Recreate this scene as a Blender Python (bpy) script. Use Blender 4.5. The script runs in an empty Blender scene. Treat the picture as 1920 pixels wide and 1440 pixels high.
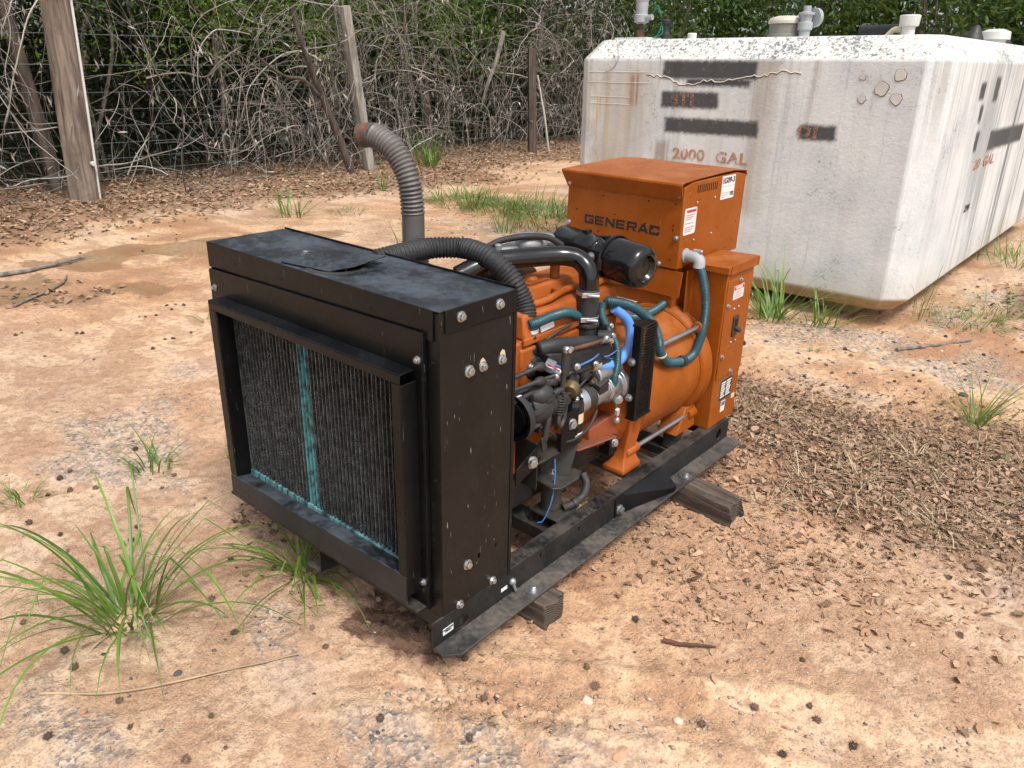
import bpy, bmesh, math, random
import numpy as np
from mathutils import Vector, Matrix, Quaternion
from mathutils.geometry import tessellate_polygon
R = math.radians
SC = bpy.context.scene
COL = SC.collection

# ------------------------------------------------------------------ camera
cam_d = bpy.data.cameras.new('camera')
cam = bpy.data.objects.new('camera', cam_d); COL.objects.link(cam)
YAW, PITCH, ROLL = -0.70042, 0.40126, 0.02436
_f = Vector((math.sin(YAW)*math.cos(PITCH), math.cos(YAW)*math.cos(PITCH), -math.sin(PITCH)))
_r = Vector((math.cos(YAW), -math.sin(YAW), 0)); _u = _r.cross(_f)
_r2 = _r*math.cos(ROLL) + _u*math.sin(ROLL); _u2 = -_r*math.sin(ROLL) + _u*math.cos(ROLL)
cam.matrix_world = Matrix.Translation((2.2043, -1.1662, 1.5779)) @ Matrix((_r2, _u2, -_f)).transposed().to_4x4()
cam_d.sensor_width = 36.0; cam_d.lens = 27.10
cam_d.clip_start = 0.05; cam_d.clip_end = 600
SC.camera = cam

# ------------------------------------------------------------------ sky, sun, exposure
SUN_EL, SUN_AZ = 58.0, 112.0            # azimuth clockwise from +Y: the bright side is at +X
w = bpy.data.worlds.new('World'); SC.world = w; w.use_nodes = True
wn = w.node_tree
for n in list(wn.nodes): wn.nodes.remove(n)
sky = wn.nodes.new('ShaderNodeTexSky'); sky.sky_type = 'NISHITA'; sky.sun_disc = False
sky.sun_elevation = R(SUN_EL); sky.sun_rotation = R(SUN_AZ)
sky.air_density = 1.0; sky.dust_density = 3.0; sky.ozone_density = 1.0
hs = wn.nodes.new('ShaderNodeHueSaturation'); hs.inputs['Saturation'].default_value = 0.32
bg = wn.nodes.new('ShaderNodeBackground'); bg.inputs['Strength'].default_value = 0.115
wo = wn.nodes.new('ShaderNodeOutputWorld')
wn.links.new(sky.outputs[0], hs.inputs['Color']); wn.links.new(hs.outputs[0], bg.inputs['Color']); wn.links.new(bg.outputs[0], wo.inputs[0])
sd = bpy.data.lights.new('sun', 'SUN'); sd.energy = 1.5; sd.angle = R(14); sd.color = (1.0, 0.97, 0.92)
sun = bpy.data.objects.new('sun', sd); COL.objects.link(sun)
_sv = Vector((math.sin(R(SUN_AZ))*math.cos(R(SUN_EL)), math.cos(R(SUN_AZ))*math.cos(R(SUN_EL)), math.sin(R(SUN_EL))))
sun.rotation_euler = _sv.to_track_quat('Z', 'Y').to_euler(); sun.location = _sv*30
SC.view_settings.view_transform = 'Standard'; SC.view_settings.look = 'None'
SC.view_settings.exposure = 0.92; SC.view_settings.gamma = 1.0
SC.view_settings.use_curve_mapping = False
SC.render.engine = 'CYCLES'
SC.cycles.max_bounces = 4; SC.cycles.diffuse_bounces = 3; SC.cycles.glossy_bounces = 2
SC.cycles.use_adaptive_sampling = True; SC.cycles.adaptive_threshold = 0.03; SC.cycles.adaptive_min_samples = 12
SC.cycles.transmission_bounces = 3; SC.cycles.transparent_max_bounces = 8
SC.cycles.use_denoising = True; SC.cycles.use_light_tree = False

# ------------------------------------------------------------------ noise in numpy
def _hash(ix, iy, seed):
    h = (ix.astype(np.int64)*374761393 + iy.astype(np.int64)*668265263 + seed*1442695041) & 0xffffffff
    h = ((h ^ (h >> 13))*1274126177) & 0xffffffff
    return ((h ^ (h >> 16)) & 0xffff)/65535.0
def vnoise(x, y, seed=0):
    x = np.asarray(x, float); y = np.asarray(y, float)
    ix, iy = np.floor(x), np.floor(y); fx, fy = x-ix, y-iy
    fx = fx*fx*(3-2*fx); fy = fy*fy*(3-2*fy)
    a = _hash(ix, iy, seed); b = _hash(ix+1, iy, seed); c = _hash(ix, iy+1, seed); d = _hash(ix+1, iy+1, seed)
    return (a*(1-fx)+b*fx)*(1-fy)+(c*(1-fx)+d*fx)*fy
def fbm(x, y, s, octv=4, seed=0):
    t = 0; amp = 1; tot = 0
    for k in range(octv):
        t = t+amp*vnoise(np.asarray(x)*s, np.asarray(y)*s, seed+k*17); tot += amp; amp *= .5; s *= 2.03
    return t/tot-.5

# ------------------------------------------------------------------ node helpers
class NT:
    def __init__(s, name):
        s.m = bpy.data.materials.new(name); s.m.use_nodes = True; s.t = s.m.node_tree
        s.b = s.t.nodes['Principled BSDF']; s.o = s.t.nodes['Material Output']
    def n(s, typ, ins=None, out=0, **props):
        nd = s.t.nodes.new(typ)
        for k, v in props.items(): setattr(nd, k, v)
        for k, v in (ins or {}).items(): s.set(nd.inputs[k], v)
        return nd.outputs[out]
    def set(s, sock, v):
        if isinstance(v, bpy.types.NodeSocket): s.t.links.new(v, sock)
        elif isinstance(v, (tuple, list)) and sock.type == 'RGBA' and len(v) == 3: sock.default_value = (*v, 1)
        else: sock.default_value = v
    def bs(s, **k):
        for a, v in k.items(): s.set(s.b.inputs[a.replace('_', ' ')], v)
    def obj(s): return s.n('ShaderNodeTexCoord', out=3)
    def pos(s): return s.n('ShaderNodeNewGeometry', out=0)
    def noise(s, vec, scale, detail=3, rough=.55, dist=0, col=False):
        return s.n('ShaderNodeTexNoise', {'Vector': vec, 'Scale': scale, 'Detail': detail, 'Roughness': rough, 'Distortion': dist}, out=1 if col else 0)
    def vor(s, vec, scale, feat='F1', rnd=1, out=0): return s.n('ShaderNodeTexVoronoi', {'Vector': vec, 'Scale': scale, 'Randomness': rnd}, out=out, feature=feat)
    def mp(s, vec, scale=(1, 1, 1), loc=(0, 0, 0), rot=(0, 0, 0)): return s.n('ShaderNodeMapping', {'Vector': vec, 'Scale': scale, 'Location': loc, 'Rotation': rot})
    def m2(s, op, a, b=0.0, clamp=False):
        nd = s.t.nodes.new('ShaderNodeMath'); nd.operation = op; nd.use_clamp = clamp
        s.set(nd.inputs[0], a); s.set(nd.inputs[1], b); return nd.outputs[0]
    def mix(s, f, a, b, mode='MIX'):
        nd = s.t.nodes.new('ShaderNodeMix'); nd.data_type = 'RGBA'; nd.blend_type = mode; nd.clamp_factor = True
        s.set(nd.inputs[0], f); s.set(nd.inputs[6], a); s.set(nd.inputs[7], b); return nd.outputs[2]
    def lin(s, v, a, b, c=0.0, d=1.0, typ='SMOOTHSTEP'):
        nd = s.t.nodes.new('ShaderNodeMapRange'); nd.interpolation_type = typ; nd.clamp = True
        for k, q in zip(('Value', 'From Min', 'From Max', 'To Min', 'To Max'), (v, a, b, c, d)): s.set(nd.inputs[k], q)
        return nd.outputs[0]
    def ramp(s, f, stops, mode='LINEAR'):
        nd = s.t.nodes.new('ShaderNodeValToRGB'); cr = nd.color_ramp; cr.interpolation = mode
        while len(cr.elements) < len(stops): cr.elements.new(0.5)
        for e, (p, c) in zip(cr.elements, stops): e.position = p; e.color = (*c, 1) if len(c) == 3 else c
        s.set(nd.inputs[0], f); return nd.outputs[0]
    def xyz(s, vec):
        nd = s.t.nodes.new('ShaderNodeSeparateXYZ'); s.set(nd.inputs[0], vec); return nd.outputs
    def bump(s, h, strength=.3, dist=.01):
        nd = s.t.nodes.new('ShaderNodeBump'); s.set(nd.inputs['Height'], h); nd.inputs['Strength'].default_value = strength; nd.inputs['Distance'].default_value = dist
        s.t.links.new(nd.outputs[0], s.b.inputs['Normal'])
    def attr(s, name, out=2): return s.n('ShaderNodeAttribute', out=out, attribute_name=name)

M = {}
def paint(name, col, rough=.4, var=.12, dust=(.25, .2, .15), dusta=.15, metal=0.0, spec=.5, chips=None, scr=None, bumps=.0):
    """painted or plain surface: tone drifts, settled dust on upward faces, optional chips and scratches"""
    t = NT(name); p = t.pos()
    a = t.noise(p, 7, 4, .6); b = t.noise(p, 60, 3, .6)
    c = t.mix(t.lin(a, .3, .7), [v*(1-var) for v in col], [min(1, v*(1+var)) for v in col])
    up = t.xyz(t.n('ShaderNodeNewGeometry', out=1))[2]
    dm = t.m2('MULTIPLY', t.lin(t.m2('ADD', a, t.m2('MULTIPLY', b, .5)), .55, 1.0), t.lin(up, .2, .95, .25, 1.0))
    dm = t.m2('MULTIPLY', dm, dusta)
    c = t.mix(dm, c, dust)
    rr = t.m2('ADD', t.lin(b, .3, .7, rough*.85, rough*1.15), t.m2('MULTIPLY', dm, .6), True)
    if chips:
        cc, amt = chips
        k = t.lin(t.m2('ADD', t.noise(p, 38, 5, .7), t.m2('MULTIPLY', a, .35)), amt, amt+.03)
        c = t.mix(k, c, cc); rr = t.mix(k, rr, (.6, .6, .6))
    if scr:
        k = t.noise(t.mp(p, (170, 170, 14), rot=(.5, .3, .2)), 1.0, 2, .5)
        k2 = t.noise(t.mp(p, (150, 150, 22), rot=(-.6, -.4, .1)), 1.0, 2, .5)
        k = t.m2('MULTIPLY', t.m2('MAXIMUM', t.lin(k, .72, .76), t.lin(k2, .73, .77)), scr[1])
        c = t.mix(k, c, scr[0])
    t.bs(Base_Color=c, Roughness=rr, Metallic=metal)
    t.b.inputs['Specular IOR Level'].default_value = spec
    if bumps > .1: t.bump(b, bumps, .003)
    M[name] = t.m; return t

paint('black_paint', (.004, .004, .0045), .36, spec=.26, dust=(.07, .075, .085), dusta=.1, scr=((.2, .19, .18), .4))
paint('black_top', (.008, .009, .011), .4, spec=.4, dust=(.11, .13, .16), dusta=.55, chips=((.32, .34, .36), .965), scr=((.2, .21, .22), .4))
paint('black_brown', (.0085, .0072, .0062), .42, spec=.27, dust=(.1, .09, .085), dusta=.15, scr=((.35, .32, .29), .75), chips=((.33, .3, .27), 1.0))
paint('black_rail', (.011, .011, .0115), .48, spec=.35, dust=(.17, .14, .12), dusta=.4, chips=((.16, .08, .045), .9), scr=((.15, .14, .13), .5))
paint('rail_flange', (.035, .034, .034), .5, dust=(.2, .16, .125), dusta=.6, chips=((.2, .1, .05), .86))
paint('gloss_black', (.0065, .0065, .007), .16, dusta=.03, bumps=.03)
paint('rubber', (.018, .018, .019), .6, dust=(.12, .11, .1), dusta=.18)
paint('old_rubber', (.035, .03, .026), .75, dust=(.16, .12, .09), dusta=.4)
paint('cast_dark', (.03, .03, .031), .5, dust=(.14, .13, .12), dusta=.35, metal=.25)
paint('cast_oily', (.022, .02, .018), .45, dust=(.09, .075, .06), dusta=.45)
paint('orange', (.285, .068, .004), .4, spec=.2, var=.09, dust=(.4, .21, .11), dusta=.34, scr=((.6, .33, .2), .35), chips=((.13, .06, .03), 1.02))
paint('engine_orange', (.34, .082, .012), .48, spec=.22, var=.22, dust=(.36, .16, .09), dusta=.3, chips=((.12, .04, .02), .98))
paint('orange_rust', (.25, .055, .015), .5, var=.2, dust=(.1, .06, .04), dusta=.8, chips=((.1, .05, .03), .86))
paint('zinc', (.48, .49, .5), .32, metal=.9, dust=(.3, .25, .2), dusta=.2)
paint('silver', (.42, .43, .45), .3, metal=.85, dust=(.3, .28, .25), dusta=.2)
paint('alu', (.33, .33, .33), .5, metal=.6, dust=(.2, .18, .16), dusta=.4)
paint('teal_conduit', (.012, .062, .078), .42, dust=(.12, .16, .17), dusta=.12)
paint('blue_hose', (.115, .3, .74), .4, var=.05, dust=(.4, .45, .5), dusta=.1)
paint('blue_wire', (.05, .17, .4), .4); paint('green_wire', (.01, .2, .12), .4); paint('red_paint', (.45, .03, .03), .4)
paint('white_label', (.72, .72, .71), .45, var=.03, dusta=.05, bumps=.02)
paint('cream', (.6, .5, .33), .5); paint('print_black', (.012, .012, .013), .5, dusta=.02); paint('print_red', (.5, .03, .05), .5, dusta=.02)
paint('print_grey', (.3, .3, .32), .5, dusta=.02); paint('plate_black', (.02, .02, .022), .35); paint('brass', (.17, .13, .06), .4, metal=.6)
paint('hole_dark', (.004, .004, .004), .9, dusta=0); paint('tape_blue', (.03, .2, .55), .35); paint('white_part', (.55, .54, .5), .5)
paint('exhaust', (.13, .12, .115), .5, var=.25, metal=.35, dust=(.2, .16, .13), dusta=.3, chips=((.16, .062, .028), .86))
paint('exhaust_rust', (.07, .06, .055), .55, var=.3, metal=.3, chips=((.25, .08, .03), .72))
paint('rusty', (.1, .045, .026), .75, var=.35, dust=(.2, .1, .05), dusta=.4)
paint('grey_pipe', (.34, .35, .36), .5, dust=(.2, .2, .2), dusta=.3); paint('white_pipe', (.62, .61, .57), .55, dust=(.25, .24, .2), dusta=.45)
paint('drum_grey', (.2, .185, .165), .6, dusta=.2); paint('drum_lid', (.55, .5, .42), .6, chips=((.3, .12, .05), .83))
paint('fence_wire', (.16, .19, .18), .5, metal=.5); paint('razor_metal', (.5, .5, .5), .35, metal=.7)
paint('stone_pale', (.55, .47, .36), .85); paint('stone_red', (.45, .2, .12), .85); paint('stone_dark', (.07, .07, .075), .8); paint('stone_clay', (.5, .3, .18), .9)

# ------------------------------------------------------------------ mesh builder
def basis(d):
    d = Vector(d).normalized(); a = Vector((0, 0, 1)) if abs(d.z) < .9 else Vector((0, 1, 0))
    u = a.cross(d).normalized(); return u, d.cross(u).normalized(), d
class MB:
    def __init__(s): s.v = []; s.f = []
    def add(s, v, f):
        k = len(s.v); s.v += [tuple(p) for p in v]; s.f += [tuple(i+k for i in q) for q in f]; return s
    def box(s, a, b):
        x0, y0, z0 = a; x1, y1, z1 = b
        return s.add([(x0, y0, z0), (x1, y0, z0), (x1, y1, z0), (x0, y1, z0), (x0, y0, z1), (x1, y0, z1), (x1, y1, z1), (x0, y1, z1)],
                     [(0, 3, 2, 1), (4, 5, 6, 7), (0, 1, 5, 4), (1, 2, 6, 5), (2, 3, 7, 6), (3, 0, 4, 7)])
    def hexa(s, p): return s.add(p, [(0, 3, 2, 1), (4, 5, 6, 7), (0, 1, 5, 4), (1, 2, 6, 5), (2, 3, 7, 6), (3, 0, 4, 7)])
    def obox(s, c, size, rot=(0, 0, 0)):
        from mathutils import Euler
        e = Euler(rot).to_matrix(); c = Vector(c); h = Vector(size)/2
        P = [c+e @ Vector((sx*h.x, sy*h.y, sz*h.z)) for sz in (-1, 1) for sx, sy in ((-1, -1), (1, -1), (1, 1), (-1, 1))]
        return s.hexa(P)
    def rings(s, rg, cap=True, closed=False):
        n = len(rg[0]); k = len(s.v)
        for r in rg: s.v += [tuple(p) for p in r]
        m = len(rg)
        for i in range(m if closed else m-1):
            a = k+i*n; b = k+((i+1) % m)*n
            for j in range(n): s.f.append((a+j, a+(j+1) % n, b+(j+1) % n, b+j))
        if cap and not closed: s.f.append(tuple(k+j for j in range(n-1, -1, -1))); s.f.append(tuple(k+(m-1)*n+j for j in range(n)))
        return s
    def lathe(s, o, d, prof, n=24, cap=True):
        u, v, d = basis(d); o = Vector(o)
        return s.rings([[o+d*h+(u*math.cos(2*math.pi*j/n)+v*math.sin(2*math.pi*j/n))*r for j in range(n)] for r, h in prof], cap)
    def cyl(s, a, b, r, n=16, r2=None):
        a, b = Vector(a), Vector(b); return s.lathe(a, b-a, [(r, 0), (r if r2 is None else r2, (b-a).length)], n)
    def tube(s, path, r, n=12, cap=True):
        P = [Vector(p) for p in path]; rg = []; pu = None
        for i, p in enumerate(P):
            d = (P[min(i+1, len(P)-1)]-P[max(i-1, 0)]).normalized()
            if pu is None: u, v, _ = basis(d)
            else:
                u = (pu-d*pu.dot(d)); u = u.normalized() if u.length > 1e-6 else basis(d)[0]; v = d.cross(u)
            pu = u; rr = r[i] if hasattr(r, '__len__') else r
            rg.append([p+(u*math.cos(2*math.pi*j/n)+v*math.sin(2*math.pi*j/n))*rr for j in range(n)])
        return s.rings(rg, cap)
    def sphere(s, c, r, n=12, sq=(1, 1, 1)):
        c = Vector(c); rg = []
        for i in range(1, n):
            a = math.pi*i/n
            rg.append([c+Vector((r*math.sin(a)*math.cos(2*math.pi*j/n)*sq[0], r*math.sin(a)*math.sin(2*math.pi*j/n)*sq[1], -r*math.cos(a)*sq[2])) for j in range(n)])
        return s.rings(rg)
    def prism(s, outer, thick, fr, holes=()):
        """flat plate from a 2-D outline with holes; fr maps (a, b, depth) to a point"""
        loops = [list(outer)]+[list(h) for h in holes]; flat = [q for l in loops for q in l]
        tris = tessellate_polygon([[Vector((a, b, 0)) for a, b in l] for l in loops]); n = len(flat); k = len(s.v)
        s.v += [tuple(fr(a, b, 0)) for a, b in flat]+[tuple(fr(a, b, thick)) for a, b in flat]
        for t in tris: s.f.append((k+t[0], k+t[1], k+t[2])); s.f.append((k+n+t[2], k+n+t[1], k+n+t[0]))
        o = 0
        for l in loops:
            m = len(l)
            for j in range(m): s.f.append((k+o+j, k+o+(j+1) % m, k+n+o+(j+1) % m, k+n+o+j))
            o += m
        return s
    def mesh(s, name, smooth=35, org=(0, 0, 0)):
        me = bpy.data.meshes.new(name); ox, oy, oz = org
        me.from_pydata([(x-ox, y-oy, z-oz) for x, y, z in s.v], [], s.f); me.validate()
        bm = bmesh.new(); bm.from_mesh(me); bmesh.ops.recalc_face_normals(bm, faces=bm.faces); bm.to_mesh(me); bm.free()
        if smooth:
            me.polygons.foreach_set('use_smooth', [True]*len(me.polygons)); me.set_sharp_from_angle(angle=R(smooth))
        return me
ORG = {}
def link(name, data, parent=None):
    o = bpy.data.objects.new(name, data); COL.objects.link(o)
    if parent is not None: o.parent = parent; ORG[o] = ORG.get(parent, (0, 0, 0))
    else: ORG[o] = (0, 0, 0)
    return o
def build(mb, name, mat, parent=None, bevel=0, smooth=35, seg=2):
    org = ORG.get(parent, (0, 0, 0)) if parent is not None else (0, 0, 0)
    me = mb.mesh(name, smooth, org); me.materials.append(M[mat] if isinstance(mat, str) else mat)
    o = link(name, me, parent)
    if bevel:
        b = o.modifiers.new('bevel', 'BEVEL'); b.width = bevel; b.segments = seg; b.limit_method = 'ANGLE'; b.angle_limit = R(40); b.harden_normals = False
    return o
def tag(o, label, cat, group=None, kind=None):
    if label: o['label'] = label
    if cat: o['category'] = cat
    if group: o['group'] = group
    if kind: o['kind'] = kind
    return o
def thing(name, loc, label, cat, group=None):
    o = bpy.data.objects.new(name, None); COL.objects.link(o); o.location = loc; o.empty_display_size = .1
    ORG[o] = tuple(loc); return tag(o, label, cat, group)
def put(name, me, parent, loc, d=(0, 0, 1), spin=0.0, scale=1.0):
    """a copy of a shared mesh whose +Z looks along d"""
    o = link(name, me, parent); g = ORG[o]
    o.location = Vector(loc)-Vector(g); o.rotation_mode = 'QUATERNION'
    o.rotation_quaternion = Vector(d).to_track_quat('Z', 'Y') @ Quaternion((0, 0, 1), spin)
    o.scale = (scale,)*3; return o
def text(body, loc, size, mat, parent, rot, xs=1.0, bold=0.0, shear=0.0, align='CENTER', name='lettering', extr=.0006, space=1.0):
    c = bpy.data.curves.new(name, 'FONT'); c.body = body; c.size = size; c.offset = bold; c.shear = shear; c.align_x = align; c.align_y = 'CENTER'
    c.extrude = extr; c.resolution_u = 3; c.space_character = space
    tmp = bpy.data.objects.new(name, c); me = bpy.data.meshes.new_from_object(tmp); bpy.data.objects.remove(tmp); me.materials.clear(); me.materials.append(M[mat])
    o = link(name, me, parent); g = ORG[o]; o.location = Vector(loc)-Vector(g); o.rotation_euler = rot; o.scale = (xs, 1, 1); return o
FRONT, SIDE = (R(90), 0, 0), (R(90), 0, R(90))
def smooth_path(P, n=8):
    """Catmull-Rom through the points"""
    P = [Vector(p) for p in P]; Q = [P[0]*2-P[1]]+P+[P[-1]*2-P[-2]]; out = []
    for i in range(1, len(Q)-2):
        a, b, c, d = Q[i-1:i+3]
        for k in range(n):
            t = k/n; out.append(.5*((2*b)+(c-a)*t+(2*a-5*b+4*c-d)*t*t+(3*b-a-3*c+d)*t**3))
    out.append(P[-1]); return out
def resample(P, step):
    out = [P[0]]; acc = 0
    for a, b in zip(P, P[1:]):
        L = (b-a).length; t = step-acc
        while t <= L and L > 0: out.append(a+(b-a)*(t/L)); t += step
        acc = L-(t-step)
    return out
def corrugated(path, r, pitch, depth, n=18, sub=5):
    P = resample(smooth_path(path, 24), pitch/sub)
    rr = [r-depth*(.5+.5*math.cos(2*math.pi*i/sub))**1.0 for i in range(len(P))]
    return MB().tube(P, rr, n)
def circle(cx, cy, r, n=20, r2=None): return [(cx+r*math.cos(2*math.pi*i/n), cy+(r2 or r)*math.sin(2*math.pi*i/n)) for i in range(n)]
# shared small hardware
def hexbolt(r=.0095, h=.008):
    m = MB(); m.lathe((0, 0, 0), (0, 0, 1), [(r*1.45, 0), (r*1.45, .0025)], 16)
    m.lathe((0, 0, .0025), (0, 0, 1), [(r*1.18, 0), (r*.98, .0012)], 16); m.lathe((0, 0, .0035), (0, 0, 1), [(r, 0), (r, h-.001), (r*.85, h)], 6)
    me = m.mesh('bolt', 25); me.materials.append(M['zinc']); return me
BOLT = hexbolt(); SBOLT = hexbolt(.0065, .006); BBOLT = hexbolt(.013, .012)
_sm = MB(); _sm.sphere((0, 0, 0), .0058, 8, (1, 1, .7)); SCREW = _sm.mesh('screw', 60); SCREW.materials.append(M['zinc'])
_sm = MB(); _sm.lathe((0, 0, 0), (0, 0, 1), [(.0042, 0), (.0042, .0006)], 10); DOT = _sm.mesh('hole', 0); DOT.materials.append(M['hole_dark'])
rng = random.Random(7); nrng = np.random.default_rng(7)

# ------------------------------------------------------------------ ground
def blobs(x, y, L):
    x = np.asarray(x, float); y = np.asarray(y, float); t = np.zeros(np.broadcast(x, y).shape)
    for cx, cy, rx, ry, a in L: t = np.maximum(t, a*np.exp(-((x-cx)/rx)**2-((y-cy)/ry)**2))
    return t
GRAVEL = [(-1.1, 0, .45, .3, 1), (-1.25, .38, .3, .2, .8), (-.5, 0, .2, .15, .5), (.41, -.22, .22, .14, .8), (.31, -.81, .2, .16, .8), (.52, -.76, .22, .12, .9), (1.25, -.12, .16, .1, 1), (1.1, -.28, .22, .1, 1),
          (1.4, .0, .14, .1, .7), (.6, 3.62, .5, .35, 1), (1.05, 3.75, .5, .35, 1), (1.6, 3.8, .5, .5, 1), (1.3, 4.6, .4, .6, 1), (1.5, 5.3, .4, .6, .9), (-2.8, 4.6, .8, .5, .9), (-3.2, 5.9, .7, .6, .9), (2.2, 4.2, .8, .9, .9), (-2.9, 3.9, .5, .3, .7), (1.0, 2.9, .5, .4, .5)]
MUD = [(-4.35, 1.4, .35, .5, 1), (-4.2, 2.1, .28, .6, 1), (-4.1, .9, .25, .35, 1), (-3.1, 1.25, .25, .25, .75), (-3.75, .65, .3, .3, .8), (-3.45, 1.15, .3, .3, .85), (-4.05, 2.6, .25, .5, .9), (-3.9, 3.0, .3, .4, .7)]
OIL = [(.68, 0, .1, .1, 1), (.84, .03, .13, .09, 1), (.72, .1, .14, .12, 1), (.9, .2, .15, .2, .7)]
LITTER = [(1.25, 2.2, .6, .45, 1.35), (1.9, 2.2, .6, .65, 1.25), (1.55, 1.75, .45, .32, 1.05), (1.95, 2.8, .3, .3, .8), (.88, 2.35, .35, .3, 1), (1.0, 1.5, .22, .35, .75), (1.0, 1.04, .2, .25, .6), (1.48, 1.65, .35, .28, .75),
          (1.75, 5.6, .35, .9, 1), (2.1, 2.0, .3, .5, .9), (1.25, .85, .2, .2, .42), (1.5, 1.15, .3, .25, .5), (0, .13, .25, .12, .75), (.25, .2, .2, .15, .8), (.75, 1.0, .3, .7, .7), (-3.3, .75, .3, .25, .8), (-3.6, .5, .35, .2, .8), (.35, .5, .5, .4, .5), (2.6, 2.4, .5, .8, 1)]
WARM = [(.95, 1.6, .4, .8, .9), (1.3, 1.3, .5, .5, .7), (.7, .9, .6, .9, .8), (.6, 2.4, .6, .6, .6), (-3.6, .7, .8, .6, .8), (-.6, .4, 1.2, .3, .5), (-2.9, 5.0, 1.2, .5, .9)]
def z_litter(x, y):
    x = np.asarray(x, float); y = np.asarray(y, float); n = fbm(x, y, .9, 4, 11)*1.6
    return np.clip(np.maximum(blobs(x, y, LITTER)*(1+n*.9), np.clip((-4.95-x+n*1.3)/1.1, 0, 1)*np.clip((y+3)/2, 0, 1)), 0, 1)
def rut(x, y):
    # two shallow wheel tracks that cross the near right corner
    d = (x-1.30)*.55-(y-.12)*.84+fbm(x, y, 2.2, 2, 71)*.05
    return np.exp(-(d/.075)**2)*np.clip((x-.55)*3, 0, 1)*np.clip((2.6-x)*2, 0, 1)
def gz(x, y):
    x = np.asarray(x, float); y = np.asarray(y, float)
    h = fbm(x, y, .6, 3, 1)*.045+fbm(x, y, 4.5, 4, 5)*.02
    near = np.exp(-((x-.85)/.9)**4-((y-.7)/1.3)**4); h = h*(1-.75*near)
    h = h-.012*rut(x, y)+.012*np.exp(-((np.abs((x-1.30)*.55-(y-.12)*.84)-.12)/.03)**2)*np.clip((x-.8)*3, 0, 1)*np.clip((2.2-x)*2, 0, 1)
    h = h+.03*z_litter(x, y)*np.clip((-x-4)/1.5, 0, 1)
    bank = np.clip((-8.6-x)/6, 0, 1); bank = bank*bank*(3-2*bank)*1.6
    b2 = np.clip((y-13)/8, 0, 1); b2 = b2*b2*(3-2*b2)*2.2
    return h+np.maximum(bank, b2)
def gzf(x, y): return float(gz(np.array([x]), np.array([y]))[0])
def axis_coords(c0, c1, fine, far):
    a = list(np.arange(c0, c1, fine)); s = fine; p = a[-1]
    while p < far: s *= 1.055; p += s; a.append(p)
    s = fine; p = c0; L = []
    while p > -far: s *= 1.055; p -= s; L.append(p)
    return np.array(L[::-1]+a)
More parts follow.
